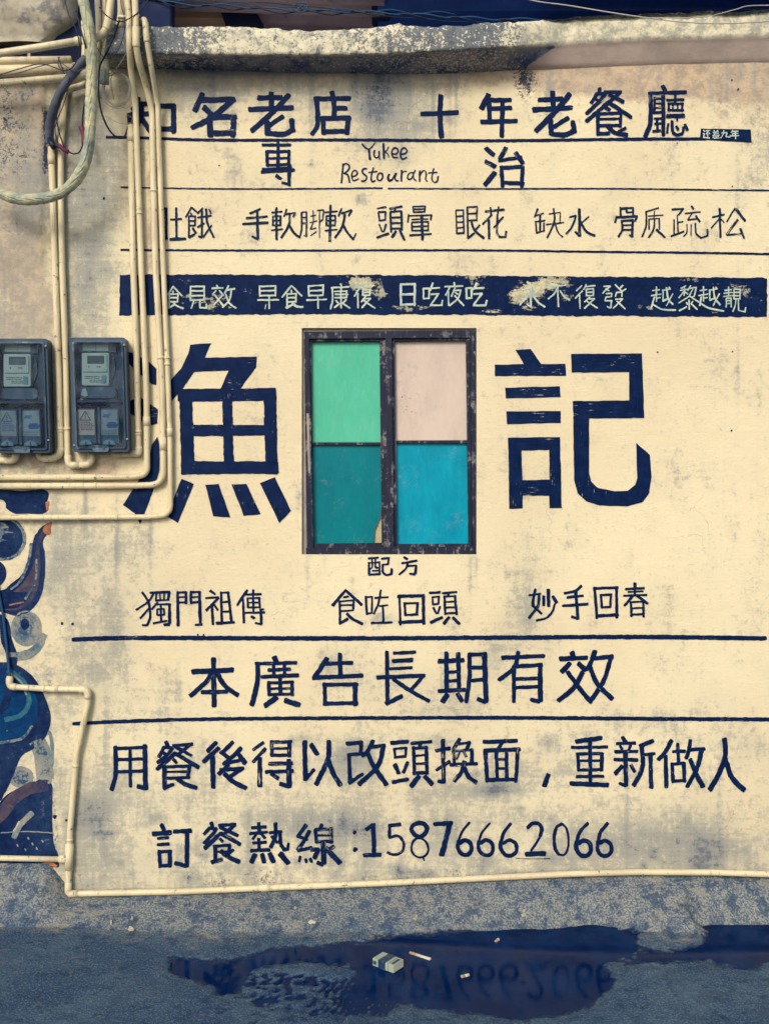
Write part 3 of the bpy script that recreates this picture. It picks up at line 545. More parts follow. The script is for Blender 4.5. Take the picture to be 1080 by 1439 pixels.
def mat_concrete(name, base, dark, light, k=.9, amount=.5, fine=70):
    m = NM(name); p = m.coord(); at = m.sep(m.attr('dirt_tone').outputs['Color'])
    a = m.noise(p, 4, 6, .65); b = m.noise(p, 22, 7, .72); c_ = m.noise(p, fine * 2.2, 4, .7)
    c = m.mix(m.ss(a, .35, .65), RGB(*base, k), RGB(*light, k))
    v = m.math('ADD', m.math('MULTIPLY', b, .6), m.math('ADD', m.math('MULTIPLY', c_, .4), m.math('MULTIPLY', m.math('SUBTRACT', at[0], .5), .36)))
    c = m.mix(m.ss(v, .46, .60), c, RGB(*dark, k))
    c = m.mix(m.math('MULTIPLY', m.ss(c_, .60, .70), .5), c, RGB(*light, k))
    m.base(c); m.rough(.9)
    m.bump(m.math('ADD', m.math('MULTIPLY', b, .7), m.math('MULTIPLY', c_, .3)), .004, .8); return m.m
def mat_ledge():
    m = NM('flaking_lime_ledge'); p = m.coord(); at = m.sep(m.attr('dirt_tone').outputs['Color'])
    b = m.noise(p, 30, 8, .8); v_ = m.noise(m.coord(scale=(30, 6, 4)), 3, 8, .8); f = m.noise(p, 120, 6, .85)
    c = m.mix(m.ss(b, .40, .60), RGB(224, 216, 186, .92), RGB(170, 168, 152, .92))
    v = m.math('ADD', m.math('MULTIPLY', f, .4), m.math('ADD', m.math('MULTIPLY', b, .3), m.math('MULTIPLY', v_, .3)))
    v = m.math('ADD', v, m.math('MULTIPLY', at[0], .17))
    c = m.mix(m.math('MULTIPLY', m.ss(v, .55, .61), .94), c, m.mix(m.ss(f, .4, .6), RGB(58, 74, 98, .9), RGB(112, 118, 122, .9)))
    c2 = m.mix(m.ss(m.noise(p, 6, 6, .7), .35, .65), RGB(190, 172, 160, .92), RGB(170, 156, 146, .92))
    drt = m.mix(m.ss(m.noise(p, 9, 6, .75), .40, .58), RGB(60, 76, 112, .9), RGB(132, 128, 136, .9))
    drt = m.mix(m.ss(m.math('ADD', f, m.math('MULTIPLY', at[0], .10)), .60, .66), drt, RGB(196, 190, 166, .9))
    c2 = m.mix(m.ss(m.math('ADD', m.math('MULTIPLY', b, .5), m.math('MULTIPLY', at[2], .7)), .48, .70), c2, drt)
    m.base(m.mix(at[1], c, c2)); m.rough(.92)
    m.bump(m.math('ADD', m.math('MULTIPLY', b, .5), m.math('MULTIPLY', m.noise(p, 200, 3), .2)), .0035, .7); return m.m
def mat_ground():
    m = NM('damp_cement_ground'); p = m.coord(); at = m.sep(m.attr('dirt_tone').outputs['Color']); wet = at[0]
    a = m.noise(p, 4, 8, .72); b = m.noise(p, 26, 8, .8); f = m.noise(p, 200, 5, .8); e = m.noise(m.coord(scale=(1, 1.8, 1)), 11, 8, .78)
    c = m.mix(m.ss(a, .38, .62), RGB(42, 70, 102, .9), RGB(70, 94, 116, .9))
    c = m.mix(m.ss(f, .50, .62, 0, .55), c, RGB(116, 132, 136, .9))
    c = m.mix(m.ss(e, .50, .60, 0, .55), c, RGB(36, 60, 92, .9))
    c = m.mix(m.ss(b, .54, .64, 0, .65), c, RGB(30, 52, 84, .9))
    c = m.mix(m.ss(m.noise(p, 320, 3, .8), .60, .67, 0, .7), c, RGB(30, 46, 80, .9))
    mt = m.mix(m.ss(f, .42, .58), RGB(84, 100, 116, .9), RGB(150, 150, 140, .9)); mt = m.mix(m.ss(b, .48, .58, 0, .75), mt, RGB(48, 72, 100, .9)); mt = m.mix(m.ss(e, .54, .64, 0, .6), mt, RGB(156, 152, 138, .9))
    c = m.mix(m.math('MULTIPLY', m.ss(m.math('ADD', m.math('MULTIPLY', e, 1.5), m.math('MULTIPLY', at[1], .8)), .85, 1.45), .92), c, mt)
    wt = m.ss(m.math('ADD', wet, m.math('MULTIPLY', m.math('SUBTRACT', b, .5), .55)), .35, .6)
    c = m.mix(m.math('MULTIPLY', wt, .9), c, RGB(6, 32, 74, .9))
    m.base(c); m.rough(m.ss(wt, 0, 1, .85, .42)); m.b.inputs['Specular IOR Level'].default_value = .15
    m.bump(m.math('ADD', m.math('MULTIPLY', b, .7), m.math('MULTIPLY', m.noise(p, 130, 4, .8), .4)), .008, .9); return m.m
def mat_water():
    m = NM('puddle_water'); p = m.coord(); n1 = m.noise(p, 9, 4, .6); f = m.noise(p, 70, 5, .7)
    c = m.mix(m.ss(n1, .35, .7), RGB(0, 26, 68), RGB(6, 40, 84)); c = m.mix(m.ss(f, .62, .72, 0, .5), c, RGB(16, 50, 92))
    m.base(c); m.rough(m.ss(n1, .3, .7, .04, .12)); m.b.inputs['Specular IOR Level'].default_value = .12; m.b.inputs['Specular Tint'].default_value = (.25, .5, 1, 1); m.b.inputs['IOR'].default_value = 1.33
    m.bump(f, .0004, .25); return m.m
def mat_glass_cover():
    m = NM('smoky_plastic_cover'); tr = m.n('BsdfTransparent'); tr.inputs[0].default_value = (.52, .66, .78, 1)
    mx = m.n('MixShader'); p = m.coord(); n = m.noise(p, 18, 6, .7); fr = m.n('Fresnel'); fr.inputs[0].default_value = 1.45
    fac = m.math('ADD', m.ss(n, .42, .72, .05, .24), m.math('MULTIPLY', fr.outputs[0], .6))
    m.put(mx.inputs[0], fac); m.link(tr.outputs[0], mx.inputs[1]); m.link(m.b.outputs[0], mx.inputs[2]); m.link(mx.outputs[0], m.out.inputs[0])
    m.base(RGB(80, 108, 138, .8)); m.rough(.16); m.b.inputs['Specular IOR Level'].default_value = .6; return m.m
def mat_hose():
    m = NM('taped_corrugated_hose'); u = m.coord('UV', (1, 1, 1)); p = m.coord()
    sp = m.n('SeparateXYZ'); m.link(u, sp.inputs[0])
    n1 = m.noise(p, 36, 6, .7)
    ph = m.math('SINE', m.math('ADD', m.math('MULTIPLY', sp.outputs[0], 150), m.math('ADD', m.math('MULTIPLY', sp.outputs[1], 6.283), m.math('MULTIPLY', m.noise(p, 9, 3), 26))))
    c = m.mix(m.ss(n1, .38, .62), RGB(206, 200, 160, .92), RGB(166, 174, 150, .9))
    c = m.mix(m.ss(m.noise(p, 11, 5, .65), .50, .66, 0, .75), c, RGB(118, 138, 138, .9))
    c = m.mix(m.ss(ph, .90, 1, 0, .4), c, RGB(84, 104, 112, .9))
    m.base(c); m.rough(.75); m.bump(m.math('ADD', m.math('MULTIPLY', ph, .5), n1), .0018, .8); return m.m
def mat_pane(name, col, dark, light, speck=True):
    m = NM(name); p = m.coord(); a = m.noise(m.coord(scale=(2, 1, .9)), 6, 7, .72); v_ = m.noise(m.coord(scale=(26, 1, 7)), 3, 7, .75); f = m.noise(p, 90, 5, .75)
    c = m.mix(m.ss(a, .35, .7), RGB(*col, .92), RGB(*dark, .92))
    c = m.mix(m.ss(v_, .50, .70, 0, .40), c, RGB(*light, .92)); c = m.mix(m.math('MULTIPLY', m.ss(m.noise(p, 14, 7, .75), .50, .72), m.ss(f, .44, .66, 0, .5)), c, RGB(132, 146, 142, .9))
    if speck:
        sp = m.math('MULTIPLY', m.ss(m.noise(p, 150, 3, .7), .66, .70), m.ss(m.noise(p, 6, 4, .6), .54, .66)); c = m.mix(sp, c, RGB(110, 112, 116, .8))
    m.base(c); m.rough(m.ss(a, .3, .7, .25, .45)); m.b.inputs['Specular IOR Level'].default_value = .10; m.bump(a, .0012, .35); return m.m
def mat_frame():
    m = NM('weathered_painted_wood'); p = m.coord(); g = m.noise(m.coord(scale=(40, 40, 3)), 2.4, 6, .7); b = m.noise(p, 32, 7, .75)
    c = m.mix(m.ss(g, .35, .65), RGB(12, 22, 48, .9), RGB(32, 38, 62, .9))
    at = m.ss(m.math('ADD', m.math('MULTIPLY', b, .6), m.math('MULTIPLY', g, .4)), .52, .60)
    c = m.mix(m.math('MULTIPLY', at, .8), c, m.mix(m.ss(m.noise(p, 80, 4), .4, .6), RGB(150, 144, 138, .9), RGB(104, 104, 120, .9)))
    m.base(c); m.rough(.65); m.bump(m.math('ADD', g, b), .0015, .8); return m.m
M = dict(
    wall=mat_wall(), ink=mat_ink('navy_brush_paint', .725), inkw=mat_ink('navy_brush_paint_worn', .66), inkf=mat_ink('navy_brush_paint_thin', .67, (10, 30, 58)),
    band=mat_ink('navy_band_paint', .7, band=True), cream=mat_cream_paint(), pvc=mat_pvc(), ledge=mat_ledge(), ground=mat_ground(), water=mat_water(), cover=mat_glass_cover(),
    hose=mat_hose(), frame=mat_frame(),
    pane_g=mat_pane('green_painted_glass', (78, 184, 152), (92, 192, 162), (122, 200, 170)), pane_w=mat_pane('whitewashed_glass', (214, 196, 182), (198, 182, 170), (220, 206, 190)),
    pane_t=mat_pane('dark_teal_glass', (0, 124, 134), (0, 110, 124), (10, 130, 138), True), pane_b=mat_pane('sky_blue_glass', (0, 138, 166), (0, 158, 184), (40, 160, 180)),
    grit=mat_simple('dark_grit', (58, 68, 84), .9, .2, 200), bed=mat_simple('grey_mortar_bedding', (168, 158, 148), .9, .15, 40, dark=(100, 98, 108)), putty=mat_simple('old_putty', (190, 184, 150), .85, .12, 60), chip=mat_simple('dried_lime_drip', (186, 184, 162), .85, .08, 60),
    brown=mat_mural('mural_brown_paint', (92, 78, 84), (40, 50, 84), .565), mnavy=mat_mural('mural_navy_paint', (6, 28, 70), (30, 54, 92), .565),
    mblue=mat_mural('mural_blue_paint', (2, 66, 112), (4, 40, 90), .565), mhaze=mat_mural('mural_haze_paint', (72, 98, 120), (120, 130, 132), .48), mgrey=mat_mural('mural_grey_paint', (100, 122, 132), (140, 142, 130), .48),
    mmid=mat_mural('mural_slate_paint', (40, 72, 106), (80, 104, 122), .48), mora=mat_mural('mural_orange_paint', (190, 126, 80), (120, 84, 74), .565),
    mgreen=mat_mural('mural_sea_green_paint', (64, 116, 124), (30, 90, 118), .565),
    roof=mat_simple('corrugated_roof_metal', (176, 168, 190), .6, .2, 14, dark=(112, 114, 150)), roofd=mat_simple('dark_corrugated_roof_metal', (44, 96, 205), .6, .2, 14, dark=(34, 76, 170)),
    plaster=mat_simple('pink_grey_beam_plaster', (206, 180, 156), .9, .1, 20, dark=(150, 136, 130)), slab=mat_simple('grey_concrete_slab', (206, 198, 176), .9, .28, 16, bump=.006, dark=(120, 122, 130), dthr=(.48, .62)),
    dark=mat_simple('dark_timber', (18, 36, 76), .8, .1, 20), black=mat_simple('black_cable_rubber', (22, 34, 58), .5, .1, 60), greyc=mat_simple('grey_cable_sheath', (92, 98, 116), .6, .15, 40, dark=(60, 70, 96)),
    maroon=mat_simple('maroon_tape', (110, 44, 78), .6, .15, 60), teal=mat_simple('teal_cable_sheath', (20, 74, 118), .6, .15, 60), white=mat_simple('white_cable_sheath', (190, 186, 176), .6, .1, 60),
    thin=mat_simple('thin_pale_wire', (150, 152, 146), .4, .1, 60), boxb=mat_simple('blue_grey_meter_plastic', (46, 74, 100), .45, .2, 30, dark=(26, 48, 78)), boxr=mat_simple('slate_meter_rim', (72, 100, 122), .4, .2, 40, dark=(140, 154, 156), dthr=(.56, .70)),
    meter=mat_simple('pale_meter_casing', (232, 228, 200), .5, .06, 40), lcd=mat_simple('meter_display', (84, 96, 96), .25, .05, 20), inkd=mat_simple('meter_print', (70, 76, 84), .6, .05, 20),
    sticker=mat_simple('pale_blue_grey_sticker', (176, 184, 180), .5, .15, 60, dark=(90, 116, 140)), stickp=mat_simple('peach_sticker', (222, 196, 172), .5, .12, 60, dark=(180, 164, 150)), stb=mat_simple('bright_blue_print', (20, 100, 160), .5, .15, 60),
    stred=mat_simple('faded_red_print', (158, 110, 128), .6, .1, 60), knob=mat_simple('translucent_knob', (140, 168, 176), .35, .1, 40), paper=mat_simple('torn_paper', (214, 216, 200), .8, .05, 60),
    pack=mat_simple('pale_card', (160, 174, 158), .5, .08, 90, dark=(150, 170, 160)), packd=mat_simple('dark_printed_card', (36, 66, 100), .5, .15, 90, dark=(110, 136, 140)), cig=mat_simple('cigarette_paper', (206, 202, 184), .8, .08, 120), filt=mat_simple('cigarette_filter', (176, 150, 122), .8, .1, 160),
)
# ------------------------------------------------------------ the plaster wall
def soft_poly(px, py, poly, soft): return sstep(-soft, soft, inpoly(px, py, poly))
def blob(px, py, cx, cy, rx, ry): return np.exp(-(((px - cx) / rx) ** 2 + ((py - cy) / ry) ** 2))
def wall_dirt_dimming(px, py):
    n1 = fbm(px / 70, py / 70, 5); n2 = fbm(px / 22, py / 40, 5, 9.3); n3 = fbm(px / 120, py / 120, 4, 4.1)
    g = np.zeros_like(px); w_ = np.zeros_like(px); k = np.zeros_like(px)
    low = sstep(760, 1240, py); g += .30 * low + .20 * sstep(1040, 1240, py)  # greyer toward the foot: splash dirt plus vignette-like dimming painted into the colour
    w_ += .42 * sstep(80, 50, px) * sstep(700, 600, py) * (.6 + .8 * fbm(px / 30, py / 30, 3)) + .22 * sstep(200, 90, px) * sstep(700, 600, py); g += .36 * sstep(230, 60, px) * sstep(780, 620, py) * sstep(90, 240, py + 140) + .20 * sstep(260, 80, px)
    g += .55 * blob(px, py, 128, 230, 45, 120) + .30 * blob(px, py, 125, 400, 40, 90) + .30 * blob(px, py, 150, 800, 90, 80)
    # damp running from under the ledge
    g += .34 * sstep(150, 104, py) * sstep(200, 300, px) * sstep(740, 640, px) + .35 * blob(px, py, 590, 150, 40, 40) + .3 * blob(px, py, 470, 165, 40, 40) + .28 * blob(px, py, 300, 160, 70, 50)
    w_ += .38 * blob(px, py, 330, 150, 60, 40) + .38 * blob(px, py, 600, 160, 70, 40) + .30 * sstep(170, 110, py) * sstep(720, 800, px)
    g += .22 * sstep(900, 1080, px) * sstep(700, 200, py)
    g += .85 * blob(px, py, 540, 135, 42, 48) + .55 * blob(px, py, 560, 180, 60, 40) + .45 * blob(px, py, 522, 120, 22, 60) + .45 * blob(px, py, 390, 130, 90, 34) + .5 * blob(px, py, 255, 120, 60, 40)
    k += .50 * blob(px, py, 537, 128, 30, 30) + .9 * blob(px, py, 735, 108, 20, 24) + .45 * blob(px, py, 742, 128, 14, 26)
    for cx, cy, rx, ry, a in ((505, 280, 10, 8, .7), (330, 235, 12, 22, .5), (436, 232, 8, 4, .6), (738, 275, 14, 16, .35), (560, 225, 26, 14, .45), (725, 330, 14, 22, .3), (385, 505, 5, 10, .4), (740, 585, 26, 12, .35),
                          (735, 690, 20, 14, .4), (420, 700, 5, 20, .5), (730, 870, 30, 30, .42), (540, 870, 22, 10, .55), (740, 820, 30, 50, .35), (505, 1060, 26, 26, .62), (480, 1075, 40, 24, .5), (605, 1045, 50, 14, .5), (700, 1110, 30, 10, .72), (655, 1115, 60, 14, .4),
                          (430, 1040, 30, 10, .5), (465, 1160, 60, 24, .5), (520, 1175, 18, 18, .55), (470, 930, 22, 20, .4), (400, 1150, 60, 30, .3), (630, 1160, 40, 18, .35), (770, 1045, 16, 10, .5), (760, 1090, 40, 40, .3), (130, 1140, 26, 26, .55),
                          (900, 1180, 120, 40, .35), (980, 1195, 70, 30, .5), (690, 920, 30, 30, .3), (620, 1000, 60, 14, .3), (560, 960, 100, 30, .22), (160, 880, 20, 60, .3), (90, 800, 30, 60, .35), (240, 840, 40, 20, .25), (130, 950, 30, 40, .3)):
        g += a * blob(px, py, cx, cy, rx, ry)
    rr_ = np.random.RandomState(5)
    for _ in range(34):      # runs below the ledge
        x = rr_.uniform(210, 1090); L = rr_.uniform(10, 60) * (1.6 if x < 740 else .7); g += rr_.uniform(.2, .6) * blob(px, py, x, 100 + L * .4, rr_.uniform(1.6, 4), L)
    for x, y, L, a in ((432, 800, 34, .45), (455, 790, 16, .3), (560, 792, 20, .3), (660, 800, 40, .45), (668, 800, 26, .4), (120, 700, 40, .5), (165, 760, 70, .45), (60, 690, 30, .4), (212, 760, 50, .35), (1036, 330, 160, .22), (1036, 520, 60, .3), (150, 1040, 50, .35), (1010, 1120, 60, .3), (880, 1150, 60, .28), (640, 1180, 40, .3), (350, 1180, 50, .3), (250, 960, 60, .25)):
        g += a * blob(px, py, x, y, 3.2, L)
    for _ in range(46):      # splashes thrown up from the street
        x = rr_.uniform(100, 1090); y = 1235 - rr_.exponential(32); g += rr_.uniform(.15, .5) * blob(px, py, x, y, rr_.uniform(4, 16), rr_.uniform(3, 9)); k += rr_.uniform(0, .35) * blob(px, py, x, y, 5, 4)
    # warm bare plaster under the ledge and round the meters
    w_ += .62 * sstep(150, 100, py) * sstep(200, 260, px) + .30 * sstep(260, 120, py) * sstep(760, 900, px)
    w_ += .5 * blob(px, py, 60, 440, 22, 34) + .6 * blob(px, py, 120, 665, 90, 22) + .45 * blob(px, py, 45, 235, 34, 30) + .25 * blob(px, py, 1060, 480, 60, 400) + .35 * blob(px, py, 30, 170, 40, 50)
    w_ += .5 * blob(px, py, 215, 300, 14, 200) * (px > 190)
    # mould: the pillar at the far left
    w_ += .5 * sstep(66, 40, px) * sstep(420, 330, py); k += .36 * sstep(66, 30, px) * sstep(400, 330, py) + .35 * blob(px, py, 8, 155, 10, 40) + .28 * blob(px, py, 20, 175, 20, 10) + .42 * blob(px, py, 35, 222, 30, 10) + .3 * blob(px, py, 52, 165, 10, 40)
    k += .95 * soft_poly(px, py, [(62, 148), (70, 158), (71, 240), (63, 245)], 1.5) + .34 * blob(px, py, 40, 410, 8, 50) + .30 * blob(px, py, 60, 385, 12, 30)
    k += .42 * blob(px, py, 75, 1100, 7, 90) + .4 * blob(px, py, 70, 950, 7, 40) + .5 * blob(px, py, 78, 1180, 6, 30) + .3 * blob(px, py, 66, 880, 12, 30)
    k += .38 * sstep(1205, 1235, py) + .2 * blob(px, py, 860, 1210, 90, 14)
    k += .25 * blob(px, py, 480, 190, 60, 14) + .28 * blob(px, py, 110, 100, 50, 50)
    g += .30 * (n1 - .5) * 2; g += .15 * (n2 - .5) * 2; k += .2 * (n3 - .5) * 2
    return np.clip(g, 0, 1.3), np.clip(w_ + .3 * (n1 - .5), 0, 1.3), np.clip(k, 0, 1.3)
WIN = (424, 461, 669, 779)   # window opening in photo pixels
def grid_axis(a, b, st, cuts):
    ax = list(np.arange(a, b + .1, st))
    for c in cuts:
        i = int(np.argmin([abs(v - c) for v in ax])); ax[i] = c
    return np.array(ax, float)
def build_wall():
    xs = grid_axis(-420, 1500, 4, (WIN[0], WIN[2])); ys = grid_axis(88, 1300, 4, (WIN[1], WIN[3]))
    gx, gy = np.meshgrid(xs, ys); X = (gx - 540) * S; Z = H + (719.5 - gy) * S
    Y = -wall_rel(X, Z)
    # raised render of the old pillar on the far left
    step = sstep(66, 62, gx + 3 * (fbm(gy / 14, gx * 0, 3) - .5) * 2) * sstep(395, 340, gy); Y = Y - .010 * step
    v = np.stack([X, Y, Z], -1).reshape(-1, 3); nx, ny = len(xs), len(ys)
    ii, jj = np.meshgrid(np.arange(nx - 1), np.arange(ny - 1)); cx = (xs[ii] + xs[ii + 1]) / 2; cy = (ys[jj] + ys[jj + 1]) / 2
    keep = ~((cx > WIN[0]) & (cx < WIN[2]) & (cy > WIN[1]) & (cy < WIN[3]))
    a = (jj * nx + ii)[keep]; f = np.stack([a, a + nx, a + nx + 1, a + 1], -1)
    me = bpy.data.meshes.new('plaster_face'); me.from_pydata(v.tolist(), [], f.tolist()); me.shade_smooth()
    g, w_, k = wall_dirt_dimming(gx.ravel(), gy.ravel()); ca = me.color_attributes.new('dirt_tone', 'FLOAT_COLOR', 'POINT')
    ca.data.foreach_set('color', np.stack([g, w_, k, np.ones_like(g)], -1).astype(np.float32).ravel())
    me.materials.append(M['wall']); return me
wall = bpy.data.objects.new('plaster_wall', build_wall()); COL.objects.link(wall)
tag(wall, 'cream hand-lettered street wall of the little restaurant, stained plaster', 'wall')
# solid masonry behind the plaster, leaving the window opening
mb = MB()
zt = H + (719.5 - 60) * S; xl, xr = -1.92, 1.92; wx0, wx1 = (WIN[0] - 540) * S, (WIN[2] - 540) * S; wz0, wz1 = H + (719.5 - WIN[3]) * S, H + (719.5 - WIN[1]) * S
for x0, x1, z0, z1 in ((xl, wx0, -.05, zt), (wx1, xr, -.05, zt), (wx0, wx1, -.05, wz0), (wx0, wx1, wz1, zt)):
    mb.box(((x0 + x1) / 2, .105, (z0 + z1) / 2), (x1 - x0, .2, z1 - z0))
mb.build('masonry', M['plaster'], wall)
# reveal of the opening
mb = MB()
for a, b in (((WIN[0], WIN[1]), (WIN[2], WIN[1])), ((WIN[2], WIN[1]), (WIN[2], WIN[3])), ((WIN[2], WIN[3]), (WIN[0], WIN[3])), ((WIN[0], WIN[3]), (WIN[0], WIN[1]))):
    A = W3(a[0], a[1], .0002); B = W3(b[0], b[1], .0002)
    mb.add([A, B, (B[0], .06, B[2]), (A[0], .06, A[2])], [(0, 1, 2, 3)])
mb.build('window_reveal', mat_simple('grey_reveal_render', (150, 142, 136), .9, .15, 30, dark=(90, 92, 104)), wall)

# ledge: crumbling lime band with its soffit
def build_ledge():
    kx = [-60, 150, 210, 300, 360, 430, 480, 520, 545, 560, 575, 620, 720, 800, 900, 1000, 1080, 1300, 1500]
    tp = [42, 40, 37, 38, 39, 43, 42, 41, 37, 34, 38, 38, 31, 28, 23, 20, 17, 14, 12]
    bt = [78, 76, 75, 76, 77, 76, 76, 75, 75, 74, 73, 71, 65, 58, 53, 50, 48, 44, 42]
    wl = [98, 97, 97, 99, 101, 104, 104, 104, 105, 105, 105, 104, 99, 98, 96, 94, 92, 90, 88]
    xs = np.arange(150, 1500, 2.0); T = np.interp(xs, kx, tp); B = np.interp(xs, kx, bt); Wl = np.interp(xs, kx, wl)
    T = T + (fbm(xs / 7, xs * 0 + 3, 3) - .5) * 3.5 + (fbm(xs / 30, xs * 0 + 8, 2) - .5) * 5; B = B + (fbm(xs / 12, xs * 0 + 5, 3) - .5) * 2.5
    dep = .098 - .058 * sstep(690, 800, xs); rows = []; at = []
    R = 10
    for t in (0, .5): rows.append((xs, T - 0 * t, np.full_like(xs, 0.0), None)); 
    V = []; C = []
    def add(px, py, d, c):
        k = (D - d) / D; V.append(np.stack([(px - 540) * S * k, -d, H + (719.5 - py) * S * k], -1)); C.append(c)
    st = .62 * sstep(440, 640, xs) * sstep(770, 690, xs) + .75 * sstep(330, 220, xs) + .10 + .35 * (fbm(xs / 40, xs * 0, 3) - .5) - .8 * sstep(690, 800, xs) + .4 * (fbm(xs / 9, xs * 0 + 4, 3) - .5) + .25 * blob(xs, xs * 0, 1068, 0, 6, 1) + .4 * blob(xs, xs * 0, 864, 0, 6, 1)
    so = 1 - sstep(690, 790, xs)
    zz = np.zeros_like(xs)
    # flat top going back to the wall: same height as front top edge
    kf = (D - dep) / D; ztop = H + (719.5 - T) * S * kf; xf = (xs - 540) * S * kf
    V.append(np.stack([xf, zz + .16, ztop + .004], -1)); C.append(np.stack([st, zz, so, zz + 1], -1))
    V.append(np.stack([xf, zz - .05, ztop + .003 * (fbm(xs / 5, zz, 2))], -1)); C.append(np.stack([st, zz, so, zz + 1], -1))
    for i in range(9):
        t = i / 8; py = T * (1 - t) + B * t; rel = (fbm(xs / 12, xs * 0 + i * .5, 4) - .5) * .007
        d = dep - .006 * (1 - min(1, t * 5)) + rel * (1 - .5 * (t in (0, 1)))
        add(xs, py, d, np.stack([st, zz, so, zz + 1], -1))
    nf = len(V)
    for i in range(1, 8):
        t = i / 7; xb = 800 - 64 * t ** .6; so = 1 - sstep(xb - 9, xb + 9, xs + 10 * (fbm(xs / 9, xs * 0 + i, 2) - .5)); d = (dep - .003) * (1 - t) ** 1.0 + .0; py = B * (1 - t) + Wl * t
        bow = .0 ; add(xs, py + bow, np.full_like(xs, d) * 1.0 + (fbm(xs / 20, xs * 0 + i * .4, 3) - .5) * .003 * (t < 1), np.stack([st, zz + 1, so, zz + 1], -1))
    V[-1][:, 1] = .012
    n = len(xs); v = np.concatenate(V); c = np.concatenate(C); f = []
    for r in range(len(V) - 1):
        a = np.arange(n - 1) + r * n; f.append(np.stack([a, a + n, a + n + 1, a + 1], -1))
    f = np.concatenate(f)
    me = bpy.data.meshes.new('ledge'); me.from_pydata(v.tolist(), [], f.tolist()); me.shade_smooth()
    ca = me.color_attributes.new('dirt_tone', 'FLOAT_COLOR', 'POINT'); ca.data.foreach_set('color', c.astype(np.float32).ravel())
    me.materials.append(M['ledge']); o = bpy.data.objects.new('ledge', me); COL.objects.link(o); o.parent = wall; return o
led = build_ledge(); led['label'] = 'crumbling whitewashed ledge with a stained underside'

# window: frame, two sashes, four painted panes
win = MB()
FD0, FD1 = -.045, -.006      # frame stands inside the opening, just behind the plaster face
def bar(mb, quad, d0, d1):
    """four photo points, clockwise from the top left, as a bar between two depths"""
    mb.plate(quad, d0, d1)
mb = MB(); rg = [(423, 460), (670, 460), (670, 466), (423, 467)]; mb.plate(rg, -.05, -.010); mb.plate([(667, 466), (670, 466), (670, 780), (668.5, 780)], -.05, -.010); mb.plate([(423, 467), (428, 467), (432, 780), (423, 780)], -.05, -.010)
mb.build('mortar_bedding', M['bed'], wall)
mb = MB(); bar(mb, [(427, 466), (668, 464), (668, 474), (428, 476)], FD0, FD1)
bar(mb, [(427, 476), (434, 476), (440, 770), (431, 770)], FD0, FD1); bar(mb, [(660, 474), (668, 474), (669, 768), (664, 768)], FD0, FD1)
bar(mb, [(430, 770), (669, 768), (669, 779), (430, 779)], FD0, FD1 + .004)
window = mb.build('window', M['frame'], wall); window['label'] = 'two-leaf timber window with four differently coloured panes'
def wpart(name, quads, mat, d0, d1, label=None):
    m_ = MB()
    for q in quads: m_.plate(q, d0, d1)
    o = m_.build(name, mat, window); 
    if label: o['label'] = label
    return o
wpart('sash', [[(434.5, 476.5), (541, 476.5), (543, 479), (434.5, 479.5)], [(434.5, 479.5), (437, 479.5), (439.5, 764), (436.5, 769.5)], [(533, 479), (542, 479), (545, 769.5), (536, 769.5)], [(437, 764), (536, 763), (536, 769.5), (436.5, 769.5)]], M['frame'], -.04, -.014)
wpart('sash', [[(550, 476), (659.5, 475), (659.5, 478), (551, 479)], [(550, 479), (554, 479), (557.5, 769), (552, 769)], [(654.5, 478), (659.5, 478), (663, 768.5), (658, 768.5)], [(557, 764.5), (658, 764), (658, 768.5), (557, 769)]], M['frame'], -.04, -.014)
wpart('meeting_stile', [[(541, 474.5), (550, 474.5), (553, 769), (545, 769)]], M['frame'], -.045, -.004)
wpart('glazing_bar', [[(437.5, 621.5), (535, 621.5), (535, 625), (437.5, 625)]], M['frame'], -.038, -.018)
wpart('glazing_bar', [[(556, 619), (657, 618.5), (657, 623), (556, 622.5)]], M['frame'], -.038, -.018)
wpart('pane', [[(435.5, 478.5), (534.5, 478.5), (535.5, 623), (437, 623)]], M['pane_g'], -.034, -.028, 'mint green painted upper left pane')
wpart('pane', [[(552, 478), (656, 477), (657.5, 621), (556, 621)]], M['pane_w'], -.034, -.028, 'pinkish white painted upper right pane')
wpart('pane', [[(437, 623), (535.5, 623), (536.5, 702), (533, 728), (526, 744), (525, 765), (438.5, 766)]], M['pane_t'], -.034, -.028, 'dark teal lower left pane with its corner broken out')
wpart('pane', [[(556, 621), (657.5, 621), (660, 766), (557, 766)]], M['pane_b'], -.034, -.028, 'sky blue lower right pane')
wpart('putty_patch', [[(536, 728), (542, 722), (542, 764), (523, 765), (524, 745), (530, 738)]], M['putty'], -.045, -.037)
wpart('filler_strip', [[(430.5, 581), (434, 581), (436, 666), (433, 664)]], M['bed'], -.02, -.0055)

# rough cement skirt at the foot of the wall and the conduit shadow line belong to the setting
# ------------------------------------------------------------ ground, skirt, puddle
PUD1 = [(238, 1350), (300, 1354), (345, 1348), (400, 1336), (470, 1331), (520, 1325), (560, 1318), (640, 1311), (720, 1306), (790, 1303), (830, 1298), (868, 1301), (900, 1311), (892, 1330), (884, 1346), (850, 1352), (846, 1362), (862, 1376), (852, 1394), (826, 1412), (780, 1424), (735, 1434), (690, 1426), (640, 1418), (580, 1412), (530, 1408), (505, 1398), (500, 1382), (500, 1366), (488, 1356), (430, 1350), (385, 1352), (352, 1362), (346, 1378), (330, 1394), (308, 1392), (300, 1380), (268, 1376), (240, 1364)]
PUD2 = [(970, 1296), (1010, 1292), (1100, 1284), (1200, 1280), (1200, 1350), (1080, 1350), (1044, 1362), (1020, 1352), (985, 1348), (930, 1352), (880, 1354), (900, 1342), (960, 1336), (988, 1328), (992, 1312), (976, 1302)]
